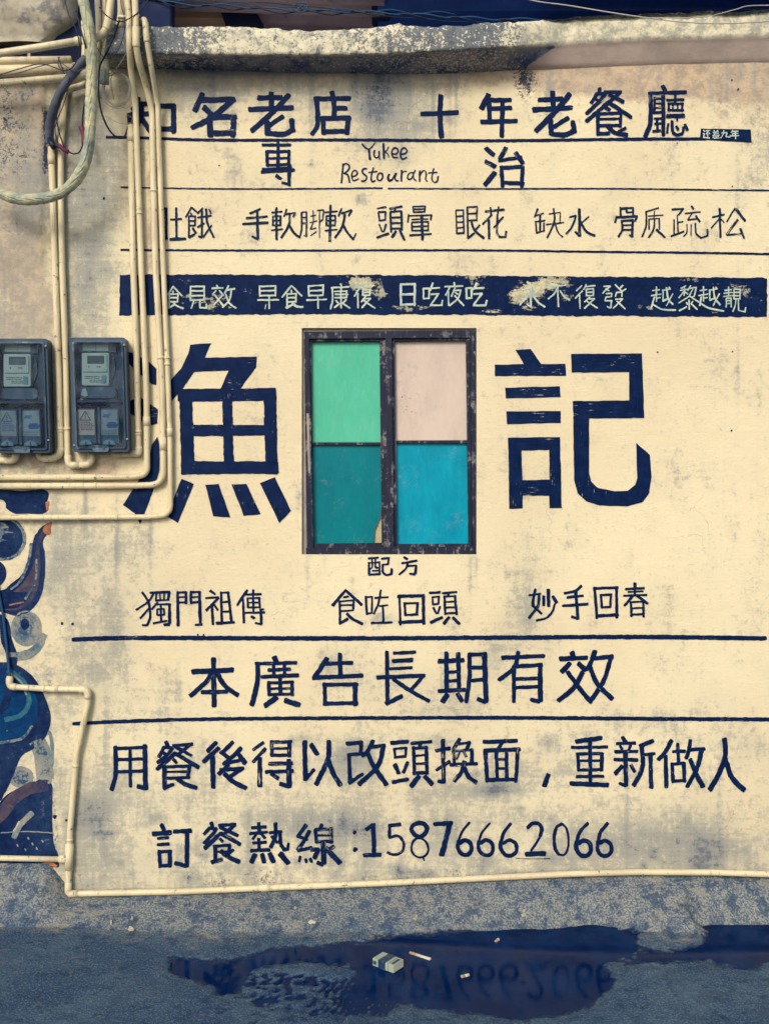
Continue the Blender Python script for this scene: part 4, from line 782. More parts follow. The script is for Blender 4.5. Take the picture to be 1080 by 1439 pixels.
WETS = [([(225, 1342), (420, 1332), (560, 1314), (560, 1330), (400, 1356), (300, 1400), (236, 1384)], .30), ([(380, 1335), (560, 1314), (720, 1303), (860, 1294), (860, 1302), (540, 1326), (380, 1338)], .36), ([(330, 1372), (560, 1390), (720, 1432), (700, 1470), (290, 1470), (300, 1410)], .40), ([(900, 1300), (960, 1310), (1080, 1280), (1200, 1280), (1200, 1290), (1000, 1340), (900, 1350)], .2)]
def skirt_foot(px): return 1300 + 6 * np.sin(px / 170.0) + np.where(px < 240, 14, 0) * sstep(260, 120, px) + 22 * sstep(220, 420, px) * sstep(700, 460, px) - 4 * sstep(800, 1000, px)
def build_ground():
    fx = np.arange(-1.45, 1.451, .0045); fy = np.arange(-.86, .0055, .0045)
    xs = np.concatenate([[-60, -20, -8, -4, -2.5, -1.8], fx, [1.8, 2.5, 4, 8, 20, 60]]); ys = np.concatenate([[-80, -30, -12, -6, -3, -1.8, -1.2], fy, [.1, .6, 60]])
    gx, gy = np.meshgrid(xs, ys); dist = gy + D; 
    dd = np.maximum(dist, .3); px = 540 + gx / S * D / dd; py = 719.5 + H / S * D / dd
    near = (np.abs(gx) < 1.5) & (gy > -.9) & (gy < .006)
    n = (fbm(gx * 18, gy * 18, 4) - .5); n2 = (fbm(gx * 60, gy * 90, 4, 3.3) - .5)
    w1 = inpoly(px, py, PUD1) / 12 + .30; w2 = inpoly(px, py, PUD2) / 14 + .2
    jit = n * 1.3 + n2 * 1.6
    f = np.maximum(w1, w2) + jit * .6
    # combed streaks at the near edge of the puddle
    zone = sstep(-9, 9, inpoly(px, py, [(348, 1370), (420, 1368), (505, 1374), (560, 1404), (545, 1430), (440, 1432), (372, 1424), (338, 1402)]) + 10 * n)
    f = f * (1 - zone) + zone * np.maximum(f, .5 * np.sin((px + (py - 1380) * .6 + 46 * n + 18 * np.sin(px / 41.)) / 7.4 * math.pi) + .02 + .75 * sstep(440, 530, px) + .25 * sstep(1392, 1376, py) + jit * 1.5)
    f = np.clip(f, -1, 1)
    wet = np.clip(.5 + f * .8, 0, 1) * (near)
    for pl, a in WETS: wet = np.maximum(wet, a * sstep(-12, 8, inpoly(px, py, pl)) * near + 0)
    Z = -.0035 * f * near + .0008 * n2 * near - .0001
    Z = np.where(near, Z + .0022 * (1 - sstep(-.2, .4, f)), Z)
    # foot of the skirt: mortar fillet rising against the wall
    pxw = 540 + gx / S * 1.05
    q = (-gy); foot = .145 - .02 * sstep(250, 420, pxw) * 0 + .035 * (fbm(gx * 3, gx * 0, 3) - .5) - .03 * sstep(-.55, -.9, gx)
    t = np.clip((foot - q) / (foot - .0), 0, 1)
    pw = 540 + gx / S; hs = np.interp(pw, [-300, 70, 104, 250, 390, 540, 700, 800, 890, 1000, 1080, 1300], [.132, .128, .040, .047, .058, .070, .084, .094, .099, .098, .093, .085])
    lift = hs * t ** .9 * near * (1 - (1 - sstep(.35, .8, t)) * sstep(-.5, .5, np.maximum(w1, w2) + .25 * (fbm(gx * 14, gy * 4, 3) - .5)))
    lift = lift + (fbm(gx * 9, gy * 9, 4, 7.7) - .5) * .012 * sstep(0, .25, t) * near
    Z = Z + lift
    Z = np.where(gy > .006, -.12, Z)
    mort = np.clip(sstep(-.9, .9, (foot - q) / foot + .9 * (fbm(gx * 8, gy * 14, 4, 2.2) - .5)) * near + .12 * sstep(.7, .3, q) * near, 0, 1)
    wet = wet * (1 - .75 * sstep(.02, .25, t))
    # darker line along the skirt foot and darker wedge in the left crease
    wet = np.maximum(wet, .42 * sstep(.06, .0, np.abs(q - foot)) * near * sstep(-.2, .4, gx) * .9)
    wet = np.maximum(wet, .55 * (t > .02) * blob(px, py, 84, 1270, 5 + 0 * px, 40) * near)
    v = np.stack([gx, gy, Z], -1).reshape(-1, 3); nx, ny = len(xs), len(ys)
    ii, jj = np.meshgrid(np.arange(nx - 1), np.arange(ny - 1)); a = (jj * nx + ii).ravel(); fc = np.stack([a, a + 1, a + nx + 1, a + nx], -1)
    me = bpy.data.meshes.new('ground'); me.from_pydata(v.tolist(), [], fc.tolist()); me.shade_smooth()
    ca = me.color_attributes.new('dirt_tone', 'FLOAT_COLOR', 'POINT'); ca.data.foreach_set('color', np.stack([wet, mort, wet * 0, wet * 0 + 1], -1).reshape(-1, 4).astype(np.float32).ravel())
    me.materials.append(M['ground']); o = bpy.data.objects.new('ground', me); COL.objects.link(o); tag(o, kind='structure'); return o, (xs, ys, gx, gy, f, near, Z)
ground, GD = build_ground()
# puddle: level water sheet, only where the ground dips below it
def build_puddle():
    xs, ys, gx, gy, f, near, Z = GD; nx = len(xs); WL = -.0004
    lowz = (Z < WL) & near; ii, jj = np.meshgrid(np.arange(nx - 1), np.arange(len(ys) - 1))
    k = lowz[jj, ii] | lowz[jj, ii + 1] | lowz[jj + 1, ii] | lowz[jj + 1, ii + 1]
    a = (jj * nx + ii)[k]; fc = np.stack([a, a + 1, a + nx + 1, a + nx], -1); used = np.unique(fc); mp = -np.ones(gx.size, int); mp[used] = np.arange(len(used))
    v = np.stack([gx.ravel()[used], gy.ravel()[used], np.full(len(used), WL)], -1)
    me = bpy.data.meshes.new('puddle'); me.from_pydata(v.tolist(), [], mp[fc].tolist()); me.materials.append(M['water'])
    o = bpy.data.objects.new('puddle', me); COL.objects.link(o); tag(o, kind='structure')
build_puddle()
def ground_z(x, y):
    xs, ys, gx, gy, f, near, Z = GD; i = int(np.argmin(np.abs(xs - x))); j = int(np.argmin(np.abs(ys - y))); return float(Z[j, i])
def drop(px, py):
    p = G(px, py, 0.0)
    for _ in range(5): p = G(px, py, ground_z(p.x, p.y))
    return p
# lime drips and flakes on the skirt
spots = [(192, 1262, 10, 3), (184, 1306, 6, 6), (186, 1291, 2, 5), (344, 1259, 5, 3), (334, 1259, 3, 2), (156, 1296, 2, 6), (415, 1276, 3, 3), (438, 1296, 7, 5), (432, 1261, 5, 2), (443, 1258, 2, 2), (394, 1260, 3, 2), (472, 1260, 3, 2), (583, 1289, 6, 7), (700, 1244, 6, 3), (749, 1257, 5, 4), (824, 1251, 4, 2), (862, 1263, 6, 2), (975, 1258, 4, 6), (735, 1284, 5, 8), (875, 1240, 3, 2), (310, 1269, 2, 3), (650, 1257, 3, 2), (520, 1302, 3, 2), (60, 1258, 3, 3), (38, 1288, 5, 3), (236, 1280, 4, 2), (900, 1245, 3, 2), (1008, 1241, 3, 2)]
for (cx, cy, rx, ry) in spots:
    rx *= .72; ry *= .62
    c = drop(cx, cy); nn = 9; vs = []; ph = random.random() * 9
    for i in range(nn):
        a = 2 * math.pi * i / nn; r = 1 + .35 * math.sin(3 * a + ph) * random.random(); q = drop(cx + rx * r * math.cos(a), cy + ry * r * math.sin(a)); vs.append(Vector((q.x, q.y, q.z + .0008)))
    top = Vector((c.x, c.y, c.z + .0024)); mbp = MB(); mbp.add(vs + [top], [(i, (i + 1) % nn, nn) for i in range(nn)][::1]); 
    o = mbp.build('lime_splash', M['chip'], None, base=False); o.parent = ground
# ------------------------------------------------------------ painted sign: characters, rules and bands are parts of the wall
OFF = .0013
LOOK = {'n': 'ink', 'w': 'inkw', 'f': 'inkf', 'c': 'cream'}
# the navy band with its flaked patches
def build_band():
    xs = np.arange(169, 1077.5, 2.5); ny = 24; top = np.interp(xs, [169, 330, 720, 1077], [386.5, 386, 387.5, 391]); bot = np.interp(xs, [169, 440, 720, 1077], [443.5, 441.5, 443, 446])
    top = top + (fbm(xs / 6, xs * 0, 3) - .5) * 2.6; bot = bot + (fbm(xs / 6, xs * 0 + 9, 3) - .5) * 3.2
    gx = np.repeat(xs[None], ny, 0); t = np.linspace(0, 1, ny)[:, None]; gy = top * (1 - t) + bot * t
    gx = gx + (fbm(gy / 5, gy * 0, 3) - .5) * 2 * ((gx < 170) | (gx > 1075))
    w_ = np.zeros_like(gx)
    for cx, cy, rx, ry, a in ((290, 418, 46, 12, .62), (250, 395, 40, 6, .5), (300, 432, 30, 6, .5), (196, 408, 26, 16, .42), (515, 402, 26, 12, .85), (538, 414, 12, 8, .6), (575, 432, 40, 7, .7), (500, 396, 16, 8, .6), (352, 408, 10, 12, .5),
                              (455, 388, 60, 4, .4), (670, 396, 20, 12, .62), (690, 438, 22, 5, .8), (722, 415, 16, 14, .75), (745, 408, 18, 18, .9), (765, 400, 14, 12, .7), (788, 396, 22, 12, .72), (796, 418, 18, 8, .55), (740, 432, 16, 8, .5),
                              (968, 393, 12, 5, .75), (1040, 405, 22, 14, .55), (1060, 425, 20, 14, .4), (905, 433, 16, 4, .65), (1004, 440, 8, 6, .6), (1000, 398, 18, 6, .4), (330, 387, 40, 3, .45), (650, 388, 60, 3, .45)):
        w_ += a * blob(gx, gy, cx, cy, rx, ry)
    w_ = np.clip(w_, 0, .95)
    X = (gx - 540) * S; Z = H + (719.5 - gy) * S; Y = -(wall_rel(X, Z) + OFF)
    v = np.stack([X, Y, Z], -1).reshape(-1, 3); n = len(xs); a = (np.arange(ny - 1)[:, None] * n + np.arange(n - 1)[None]).ravel()
    me = bpy.data.meshes.new('painted_band'); me.from_pydata(v.tolist(), [], np.stack([a, a + n, a + n + 1, a + 1], -1).tolist())
    ca = me.color_attributes.new('wear', 'FLOAT_COLOR', 'POINT'); ca.data.foreach_set('color', np.stack([w_, w_, w_, w_ * 0 + 1], -1).reshape(-1, 4).astype(np.float32).ravel())
    me.materials.append(M['band']); o = bpy.data.objects.new('painted_band', me); COL.objects.link(o); o.parent = wall; o['label'] = 'flaking navy band carrying a row of pale characters'; return o
band = build_band()
BUL = 1.0
for ch, fr, dw, look, st in TXT:
    m_ = MB(); isc = look[0] == 'c'
    parse_strokes(m_, st, CR[fr], dw, OFF + (.0006 if isc else 0), smooth='s' in look, rag=.12 if isc else .08, wmul=1.0)
    par = band if isc else wall
    o = m_.build('painted_character', M[LOOK[look[0]]], par)
    o['label'] = ('pale' if isc else 'navy') + ' brush-painted character ' + ch
m_ = MB(); x0, y0, s = CR['C']; poly_mesh(m_, [(x0 + x / s, y0 + y / s) for x, y in ((785, 275), (1056, 278), (1062, 348), (778, 334))], OFF + .0004)
boxp = m_.build('painted_label_box', M['ink'], wall); boxp['label'] = 'small navy painted box with four pale characters'
for ch, dw, st in BOXTXT:
    m_ = MB(); parse_strokes(m_, st, CR['C'], dw, OFF + .0008); o = m_.build('painted_character', M['cream'], boxp); o['label'] = 'small pale painted character ' + ch
RULES = [([(150, 193), (196, 193.5), (300, 196.5), (500, 197.5), (720, 197.5), (860, 196.5), (990, 195.5)], 4.4), ([(170, 263), (300, 265), (440, 265.5), (537, 265)], 2.3), ([(545, 265.5), (700, 265.5), (860, 265.5), (1000, 267), (1100, 267.5)], 2.3),
         ([(170, 351.5), (360, 352), (540, 352), (700, 352), (860, 354), (1100, 357.5)], 3.1), ([(103, 898.5), (180, 896.5), (400, 897), (700, 896), (900, 895), (1075, 897)], 6.4), ([(103, 1017), (170, 1014), (300, 1010.5), (600, 1008.5), (860, 1009.5), (1100, 1011)], 5.6),
         ([(724, 1206), (745, 1207), (772, 1206.5)], 1.0)]
for pts, wd in RULES:
    m_ = MB(); stroke_mesh(m_, pts, wd, OFF, rag=.10 if wd < 7 else .07); m_.build('painted_rule', M['ink' if wd > 2.5 else 'inkf'], wall)
# little dots and smears of ink
for x, y, r in ((88, 876, 2), (103, 876, 2), (278, 892, 1.6), (286, 892, 1.6), (146, 279, 1.8), (308, 232, 1.2), (1028, 262, 1.2), (950, 605 / 3, 1), (1036, 126, 1.6), (1027, 113, 1.2), (923, 495, 1.4), (1027, 605, 1.4), (1028, 494, 1.2), (78, 1147, 3), (94, 1152, 2)):
    m_ = MB(); stroke_mesh(m_, [(x - r * .4, y), (x + r * .4, y + .3)], r * 1.9, OFF, rag=.2); m_.build('paint_spot', M['ink'], wall)

# ------------------------------------------------------------ old mural at the far left
def ell(cx, cy, rx, ry, n=30, a0=0, a1=360): return [(cx + rx * math.cos(math.radians(a0 + (a1 - a0) * i / n)), cy + ry * math.sin(math.radians(a0 + (a1 - a0) * i / n))) for i in range(n)]
def curve(pts, step=6): return [(p.x, p.y) for p in smooth_path([Vector((x, y, 0)) for x, y in pts], step=step)][:-1]
def mural(pts, mat, k, rag=1.2, label=None, ribbon=None):
    m_ = MB()
    if ribbon: stroke_mesh(m_, pts, ribbon, .0008 + k * .00012, thr=140, rag=.12)
    else: poly_mesh(m_, pts, .0008 + k * .00012, rag=rag, step=4)
    o = m_.build('mural_shape', M[mat], wall)
    if label: o['label'] = label
mural(curve([(-60, 690), (0, 688), (30, 690), (60, 688), (69, 694), (66, 706), (68, 716), (60, 722), (40, 722), (22, 722), (8, 714), (2, 702), (-60, 700)]), 'mnavy', 0, label='dark navy mural patch below the left meter')
mural(curve([(25, 690), (38, 692), (50, 702), (46, 712), (34, 714), (26, 706)]), 'brown', 1); mural(curve([(64, 706), (69, 704), (68, 716), (62, 718)]), 'mora', 1)
mural(ell(5, 757, 32, 31), 'mmid', 0, rag=2.5); mural(ell(4, 757, 28, 27), 'mnavy', 1, label='round navy mural bubble'); mural(ell(-4, 752, 20, 19), 'mmid', 2, rag=2.5); mural(ell(-8, 750, 12, 11), 'mhaze', 3, rag=2); mural(ell(-10, 806, 19, 20), 'mnavy', 1)
mural(curve([(73, 733), (60, 739), (49, 752), (42, 780), (32, 806), (16, 820), (0, 830), (-60, 835), (-60, 856), (0, 860), (28, 866), (48, 854), (60, 832), (64, 800), (63, 775), (60, 762), (66, 752), (72, 748)]), 'mnavy', 0, label='hooked mural arm with a navy edge')
mural(curve([(68, 740), (58, 748), (52, 762), (48, 790), (36, 815), (18, 832), (-8, 842), (-8, 852), (22, 858), (44, 846), (54, 826), (57, 796), (56, 768), (60, 752)]), 'brown', 1)
mural(curve([(72, 733), (64, 738), (60, 745), (66, 752), (72, 749), (71, 741)]), 'mora', 2, label='small orange tip of the mural arm')
mural([(16, 828), (24, 822), (32, 812)], 'mgrey', 2, ribbon=3)
mural(ell(38, 883, 22, 25), 'mgrey', 0, rag=2.5); mural(ell(38, 882, 17, 20), 'mhaze', 1, rag=2); mural(ell(37, 879, 12, 14), 'mmid', 2, rag=2); mural(ell(36, 877, 6, 8), 'mnavy', 3, rag=1.5); mural([(10, 922), (34, 921), (52, 911), (62, 890)], 'mgrey', 0, ribbon=13); mural([(12, 920), (34, 919), (50, 910), (59, 893)], 'mhaze', 1, ribbon=6)
mural([(-40, 862), (2, 872), (10, 900), (18, 925), (10, 950)], 'mnavy', 1, ribbon=15)
mural(curve([(-120, 926), (0, 930), (28, 936), (50, 954), (66, 985), (72, 1012), (64, 1036), (48, 1052), (30, 1063), (20, 1088), (6, 1116), (-10, 1130), (-120, 1160)]), 'mnavy', 1, label='large navy mural ball')
mural(curve([(-120, 940), (0, 938), (26, 946), (46, 966), (54, 990), (50, 1012), (36, 1030), (10, 1042), (-120, 1046)]), 'mblue', 2, label='bright blue face of the large mural ball')
mural([(12, 942), (30, 954), (40, 972), (40, 992), (28, 1006), (8, 1011)], 'mgreen', 3, ribbon=7)
mural([(16, 946), (32, 960), (38, 976)], 'mgrey', 4, ribbon=3)
mural([(52, 1040), (60, 1060), (64, 1094)], 'mgrey', 0, ribbon=24); mural([(52, 1040), (60, 1060), (64, 1090)], 'mmid', 1, ribbon=14); mural(ell(30, 1092, 18, 15), 'mgrey', 0, rag=2); mural(ell(30, 1092, 12, 10), 'mmid', 1, rag=2)
mural([(0, 1000), (10, 985), (12, 968)], 'mnavy', 3, ribbon=10); mural([(46, 1020), (30, 1038), (-5, 1044)], 'mmid', 3, ribbon=4)
mural([(30, 816), (40, 790), (44, 764)], 'mmid', 2, ribbon=4); mural([(36, 842), (50, 818), (52, 786)], 'mmid', 3, ribbon=3); mural([(14, 850), (34, 846)], 'mora', 3, ribbon=2)
mural(curve([(-60, 1150), (-10, 1134), (14, 1114), (44, 1100), (72, 1098), (74, 1140), (76, 1180), (80, 1206), (30, 1207), (-60, 1207)]), 'mnavy', 0, rag=2)
mural([(-30, 1165), (0, 1146), (20, 1122), (42, 1108), (68, 1104)], 'brown', 2, ribbon=17); mural([(20, 1176), (30, 1158), (46, 1142)], 'mgrey', 3, ribbon=8); mural([(20, 1168), (28, 1154)], 'chip', 4, ribbon=2.5)
mural(ell(57, 1142, 8, 9), 'mnavy', 4); mural([(2, 1170), (40, 1168), (76, 1170)], 'mgrey', 4, ribbon=1.6); mural([(-40, 1212), (20, 1211), (82, 1214)], 'mnavy', 0, ribbon=9); mural([(56, 1216), (72, 1213), (80, 1217)], 'mora', 1, ribbon=6, label='orange dab at the foot of the mural')
for x, y in ((40, 1176), (46, 1184), (36, 1192), (52, 1190), (60, 1180), (25, 1186)): mural([(x, y), (x + 1.5, y + 3)], 'mgrey', 4, ribbon=2)
mural([(60, 1036), (70, 1030), (74, 1060), (70, 1100)], 'mgrey', 0, ribbon=5)
# ------------------------------------------------------------ conduits
def pipe(pts, wpx, label, cat='conduit', name='pvc_conduit', mat='pvc', group=None, r=None, couplings=(), elbows=(), clips=(), smooth=False, seg=14):
    """pts: (px, py, distance of the pipe axis from the wall)"""
    P = [PX(*p) for p in pts]; R_ = wpx * S / 2 * .93
    path = smooth_path(P, .012) if smooth else fillet(P, r or .03)
    m_ = MB(); m_.tube(path, R_, seg); o = m_.build(name, M[mat], None, smooth=True); tag(o, label, cat, group)
    cum = [0]
    for i in range(1, len(path)): cum.append(cum[-1] + (path[i] - path[i - 1]).length)
    def sub(a, b, rr, nm):
        q = [p for p, c in zip(path, cum) if a < c < b]
        def at(t):
            for i in range(1, len(path)):
                if cum[i] >= t: return path[i - 1].lerp(path[i], (t - cum[i - 1]) / (cum[i] - cum[i - 1] + 1e-9))
            return path[-1]
        q = [at(max(0, a))] + q + [at(min(cum[-1], b))]
        mm = MB(); mm.tube(q, rr, seg); return mm.build(nm, M[mat], o, smooth=True)
    def near(px, py): 
        v = PX(px, py, pts[0][2]); return cum[min(range(len(path)), key=lambda i: (path[i] - v).length)]
    def proj(px, py):
        best = (9, 0)
        for i in range(1, len(path)):
            a, b = path[i - 1], path[i]; v = PX(px, py, -a.y); t = max(0, min(1, (v - a).dot(b - a) / (b - a).length_squared)); d = (a.lerp(b, t) - v).length
            best = min(best, (d, cum[i - 1] + t * (cum[i] - cum[i - 1])))
        return best[1]
    for (x, y, l) in couplings: c = proj(x, y); sub(c - l / 2, c + l / 2, R_ * 1.16, 'coupling')
    for (x0, y0, x1, y1) in elbows: a, b = proj(x0, y0), proj(x1, y1); sub(min(a, b), max(a, b), R_ * 1.17, 'elbow')
    for (x, y) in clips:
        c = proj(x, y); q = sub(c - .004, c + .004, R_ * 1.12, 'clip'); 
    return o
d = .016
pipe([(183.5, 176, d), (187, 360, d), (192, 500, d), (195, 632, d), (195, 637, d), (160, 639, d), (159, 628, d)], 9.4, 'leftmost of the four tall pipes, ending in the right meter box', r=.03, group='tall white conduits right of the meters', elbows=[(194.5, 628, 182, 637.5)], couplings=[(183.7, 192, .03)], clips=[(193.5, 607), (194, 610)])
pipe([(176, -30, d + .1), (181, 22, d + .1), (182, 62, d + .11), (184, 95, d + .06), (190, 138, d + .01), (194, 240, d), (199, 380, d), (206, 545, d), (207, 667, d), (185, 670.5, d), (-40, 671, d)], 9.2, 'second tall pipe, curving left into the upper long run below the meters', r=.075, group='tall white conduits right of the meters', couplings=[(207, 592, .026)], clips=[(135, 670.5), (196, 300)])
pipe([(189, -20, d + .11), (191, 29, d + .11), (191.5, 66, d + .11), (196, 89, d + .085), (206, 122, d + .03), (214, 156, d), (215.5, 250, d), (219, 380, d), (228, 540, d), (230, 681, d), (190, 682.5, d), (-40, 683, d)], 9.4, 'third tall pipe, curving left into the lower long run just below the meters', r=.07, group='tall white conduits right of the meters', couplings=[(191, 52, .05), (229.5, 624, .036)], elbows=[], clips=[(221, 268), (226, 503), (135, 683)])
pipe([(198, 30, d + .08), (204, 26, d + .11), (206.5, 56, d + .11), (213, 95, d + .08), (222, 145, d + .01), (223.5, 200, d), (229, 360, d), (235, 500, d), (239, 606, d), (240, 724, d), (208, 726.5, d), (-40, 727.5, d)], 8.0, 'rightmost of the four tall pipes, ending in the lowest long run crossing the mural', r=.06, group='tall white conduits right of the meters', couplings=[(205.5, 45, .05), (238, 608, .022)], clips=[(237, 503), (237.3, 512), (165, 727)])
pipe([(72, 205, d), (75, 290, d), (78, 380, d), (83, 527, d), (86, 643, d), (56, 645, d), (54, 630, d)], 9.6, 'left pipe of the close pair, hooking into the left meter box', r=.03, group='close pair of conduits between the meters', couplings=[(73, 224, .03)], elbows=[(85.5, 630, 62, 644.5)], clips=[(84, 603), (85, 606)])
pipe([(93, 120, d), (86, 205, d), (86, 290, d), (88, 380, d), (93, 510, d), (95.5, 640, d), (97, 654, d), (129, 653, d), (129.5, 630, d)], 9.2, 'right pipe of the close pair between the meters, looping into the right meter box', r=.022, group='close pair of conduits between the meters', elbows=[(96, 640, 112, 653.6), (112.5, 653.6, 129, 642)], clips=[(90, 603)])
pipe([(-40, 647, d), (22, 647, d), (23, 630, d)], 9.4, 'short elbowed pipe entering the left meter box from the left', r=.02, elbows=[(8, 647, 23, 636)])
pipe([(14, 950, d), (13.5, 965, d), (68, 968, d), (124, 969, d), (123.5, 990, d), (108, 1060, d), (99, 1165, d), (96, 1252, d), (98, 1256, d), (250, 1253, d), (390, 1247, d), (540, 1241, d), (700, 1233, d), (800, 1228, d), (890, 1225.5, d), (1000, 1226, d), (1090, 1229, d), (1300, 1234, d)], 9.0, 'long low pipe stepping down and running along the foot of the wall', r=.016, elbows=[(14, 952, 24, 966), (112, 969, 124, 982), (96.5, 1240, 110, 1255)], couplings=[(374, 1248, .026), (78, 968, .02)], clips=[(107, 1076), (62, 968), (99, 1180)])
pipe([(-40, 1205, d), (84, 1207.5, d)], 8.4, 'short level pipe at the bottom left joining the low pipe', elbows=[(84, 1207, 92, 1207)])
m_ = MB(); m_.tube([PX(98, 1186, d), PX(97, 1222, d)], .0115, 14); m_.tube([PX(97.5, 1207, d), PX(84, 1207.2, d)], .0105, 14); tag(m_.build('pipe_tee', M['pvc'], None, smooth=True), 'tee fitting joining the short level pipe to the low pipe', 'pipe fitting')
# the horizontal bundle at the upper left
pipe([(-60, 83, .16), (0, 75, .16), (60, 66, .16), (114, 57, .16)], 10.5, 'topmost level pipe at the upper left, sloping up to the right', group='level pipes at the upper left', couplings=[(112, 57.3, .02)])
pipe([(-60, 86.5, .05), (100, 84, .05)], 11, 'second level pipe at the upper left, ending short with dark wire ties', group='level pipes at the upper left')
pipe([(-60, 101, .04), (104, 97, .04)], 17, 'thickest level pipe at the upper left', group='level pipes at the upper left')
pipe([(-60, 121, .07), (0, 117, .07), (60, 112, .07), (125, 107, .07)], 10.5, 'lower level pipe at the upper left passing behind the taped hose', group='level pipes at the upper left')
pipe([(93, 127, .03), (125, 117, .03), (131, 108, .05)], 9.5, 'short sloping pipe stub under the level pipes', smooth=False)
# upright cluster at the top left
pipe([(136, -40, .09), (137, 0, .09), (139, 50, .09), (136, 110, .05)], 8, 'thin upright pipe just right of the taped hose', smooth=True)
pipe([(160, -40, .11), (155, 8, .12), (150, 40, .12), (135, 54, .12), (120, 58, .12)], 11, 'pipe bending down and left behind the taped hose', smooth=True, couplings=[(152, 34, .03)])
pipe([(146, -40, .07), (147, 30, .07), (147, 60, .06)], 7, 'narrow upright pipe behind the wire coil', smooth=True)
pipe([(118, 30, .04), (119, 60, .04), (118, 94, .04)], 8, 'short upright pipe left of the taped hose', smooth=True)
pipe([(156, 30, .07), (150, 70, .07), (147, 100, .07), (147, 118, .065)], 14.5, 'fat cloth-wrapped upright pipe stub above the wire coil', mat='hose', name='wrapped_pipe', smooth=True)
pipe([(171, -30, .05), (172, 20, .05), (168, 40, .05)], 14, 'stained pipe end at the top beside the second tall pipe', smooth=True)
m_ = MB(); m_.box(PX(176, 24, .11), (.04, .012, .008), .002); tag(m_.build('pipe_bracket', M['pvc'], None), 'small pale bracket tying the upright pipes together at the top', 'bracket')
# taped hose
def hose(pts, wpx, mat, label, name='taped_hose', seg=16, cat='hose'):
    path = smooth_path([PX(*p) for p in pts], .005); m_ = MB(); m_.tube(path, wpx * S / 2, seg, rf=lambda t, l: 1 + .035 * math.sin(l * 300) + .05 * math.sin(l * 37 + 1) + (.03 if math.sin(l * 95) > .75 else 0)); o = m_.build(name, M[mat], None, smooth=True); return tag(o, label, cat)
hose([(108, -40, .16), (117, 0, .16), (125, 38, .16), (129, 80, .15), (128, 150, .14), (125, 205, .13), (115, 240, .12), (97, 263, .11), (70, 277, .11), (30, 280, .11), (0, 270, .11), (-30, 244, .12)], 14.6, 'hose', 'big tape-wrapped corrugated hose sweeping down and left in a J')
hose([(122, 82, .08), (108, 97, .08), (92, 118, .09), (80, 142, .08), (72, 168, .05), (70, 188, .03), (70.5, 203, .02)], 12, 'greyc', 'thick grey cable bending down into the left pipe of the close pair', 'grey_cable', cat='cable')
def cable(pts, wpx, mat, label, name='cable', cat='cable', step=.008, seg=8):
    path = smooth_path([PX(*p) for p in pts], step); m_ = MB(); m_.tube(path, wpx * S / 2, seg); return tag(m_.build(name, M[mat], None, smooth=True), label, cat)
c1 = cable([(107, 15, .18), (113, 38, .18), (119, 60, .175), (123, 74, .15)], 2.2, 'black', 'short black cable on the left edge of the taped hose')
c2 = cable([(168, 28, .14), (160, 52, .12), (150, 74, .11), (141, 92, .10), (139, 110, .10), (139, 135, .09), (143, 158, .08), (150, 176, .07), (158, 188, .05), (167, 194, .03), (175, 192, .025), (179, 182, .02), (182, 168, .018)], 2.6, 'black', 'black cable looping from the top down to the open end of the leftmost tall pipe')
m_ = MB(); m_.tube([PX(182, 160, .016), PX(183, 172, .016)], .0075, 12); tag(m_.build('pipe_gland', M['black'], None, smooth=True), 'black cable gland on the open end of the leftmost tall pipe', 'cable gland')
cable([(86, 130, .10), (80, 158, .08), (82, 180, .07), (90, 205, .06), (100, 215, .05), (107, 216, .05), (113, 212, .05), (118, 196, .05), (116, 178, .05), (117, 160, .06), (120, 142, .08)], 2.0, 'black', 'thin black cable hanging in a loop behind the taped hose')
m_ = MB(); m_.tube(smooth_path([PX(83, 204, .062), PX(91, 211, .06), PX(97, 214, .055)], .004), .0062, 10); m_.tube(smooth_path([PX(119, 204, .055), PX(118, 188, .055), PX(114, 178, .055)], .004), .0075, 10); tag(m_.build('maroon_tape', M['maroon'], None, smooth=True), 'maroon insulating tape wrapped round the hanging black loop', 'tape')
m_ = MB(); m_.tube([PX(70, 196, .03), PX(76, 207, .045)], .008, 12); m_.tube([PX(76, 203, .04), PX(84, 206, .05)], .0055, 10); tag(m_.build('cable_joint', M['black'], None, smooth=True), 'black taped cable joint at the foot of the grey cable', 'cable joint')
# coil of thin wire
m_ = MB()
for i in range(6):
    rx, ry = 19 + random.uniform(-2.5, 2.5), 24 + random.uniform(-3, 2); cx, cy = 165 + random.uniform(-2, 2), 126 + random.uniform(-2, 2); ph = random.uniform(0, 6)
    m_.tube([PX(cx + rx * math.cos(a + ph) + .8 * math.sin(3 * a), cy + ry * math.sin(a + ph), .05 + .012 * i / 6 + .006 * math.sin(a * 2 + i)) for a in [2 * math.pi * k / 40 for k in range(39)]], .0007, 6)
for pts in ([(158, 100, .05), (170, 86, .07), (176, 70, .09), (180, 55, .1)], [(140, 150, .05), (150, 163, .04), (165, 172, .03), (180, 175, .025)], [(148, 108, .05), (168, 103, .055), (183, 112, .05), (194, 132, .045)], [(186, 145, .045), (178, 152, .045), (170, 150, .045)], [(176, 165, .03), (180, 162, .032), (186, 166, .032), (184, 173, .03), (177, 172, .03)]):
    m_.tube(smooth_path([PX(*p) for p in pts], .006), .0006, 6)
tag(m_.build('wire_coil', M['thin'], None), 'loose coil of thin pale wire hanging beside the tall pipes', 'wire coil')
for i, pts in enumerate(([(82, 80, .06), (86, 92, .06), (91, 104, .06)], [(84, 80, .06), (82, 90, .06), (86, 98, .062)])): m_ = MB() if i == 0 else m_; m_.tube(smooth_path([PX(*p) for p in pts], .004), .0011, 6)
tag(m_.build('wire_tie', M['black'], None), 'dark wire tie round the ends of the level pipes', 'wire tie')
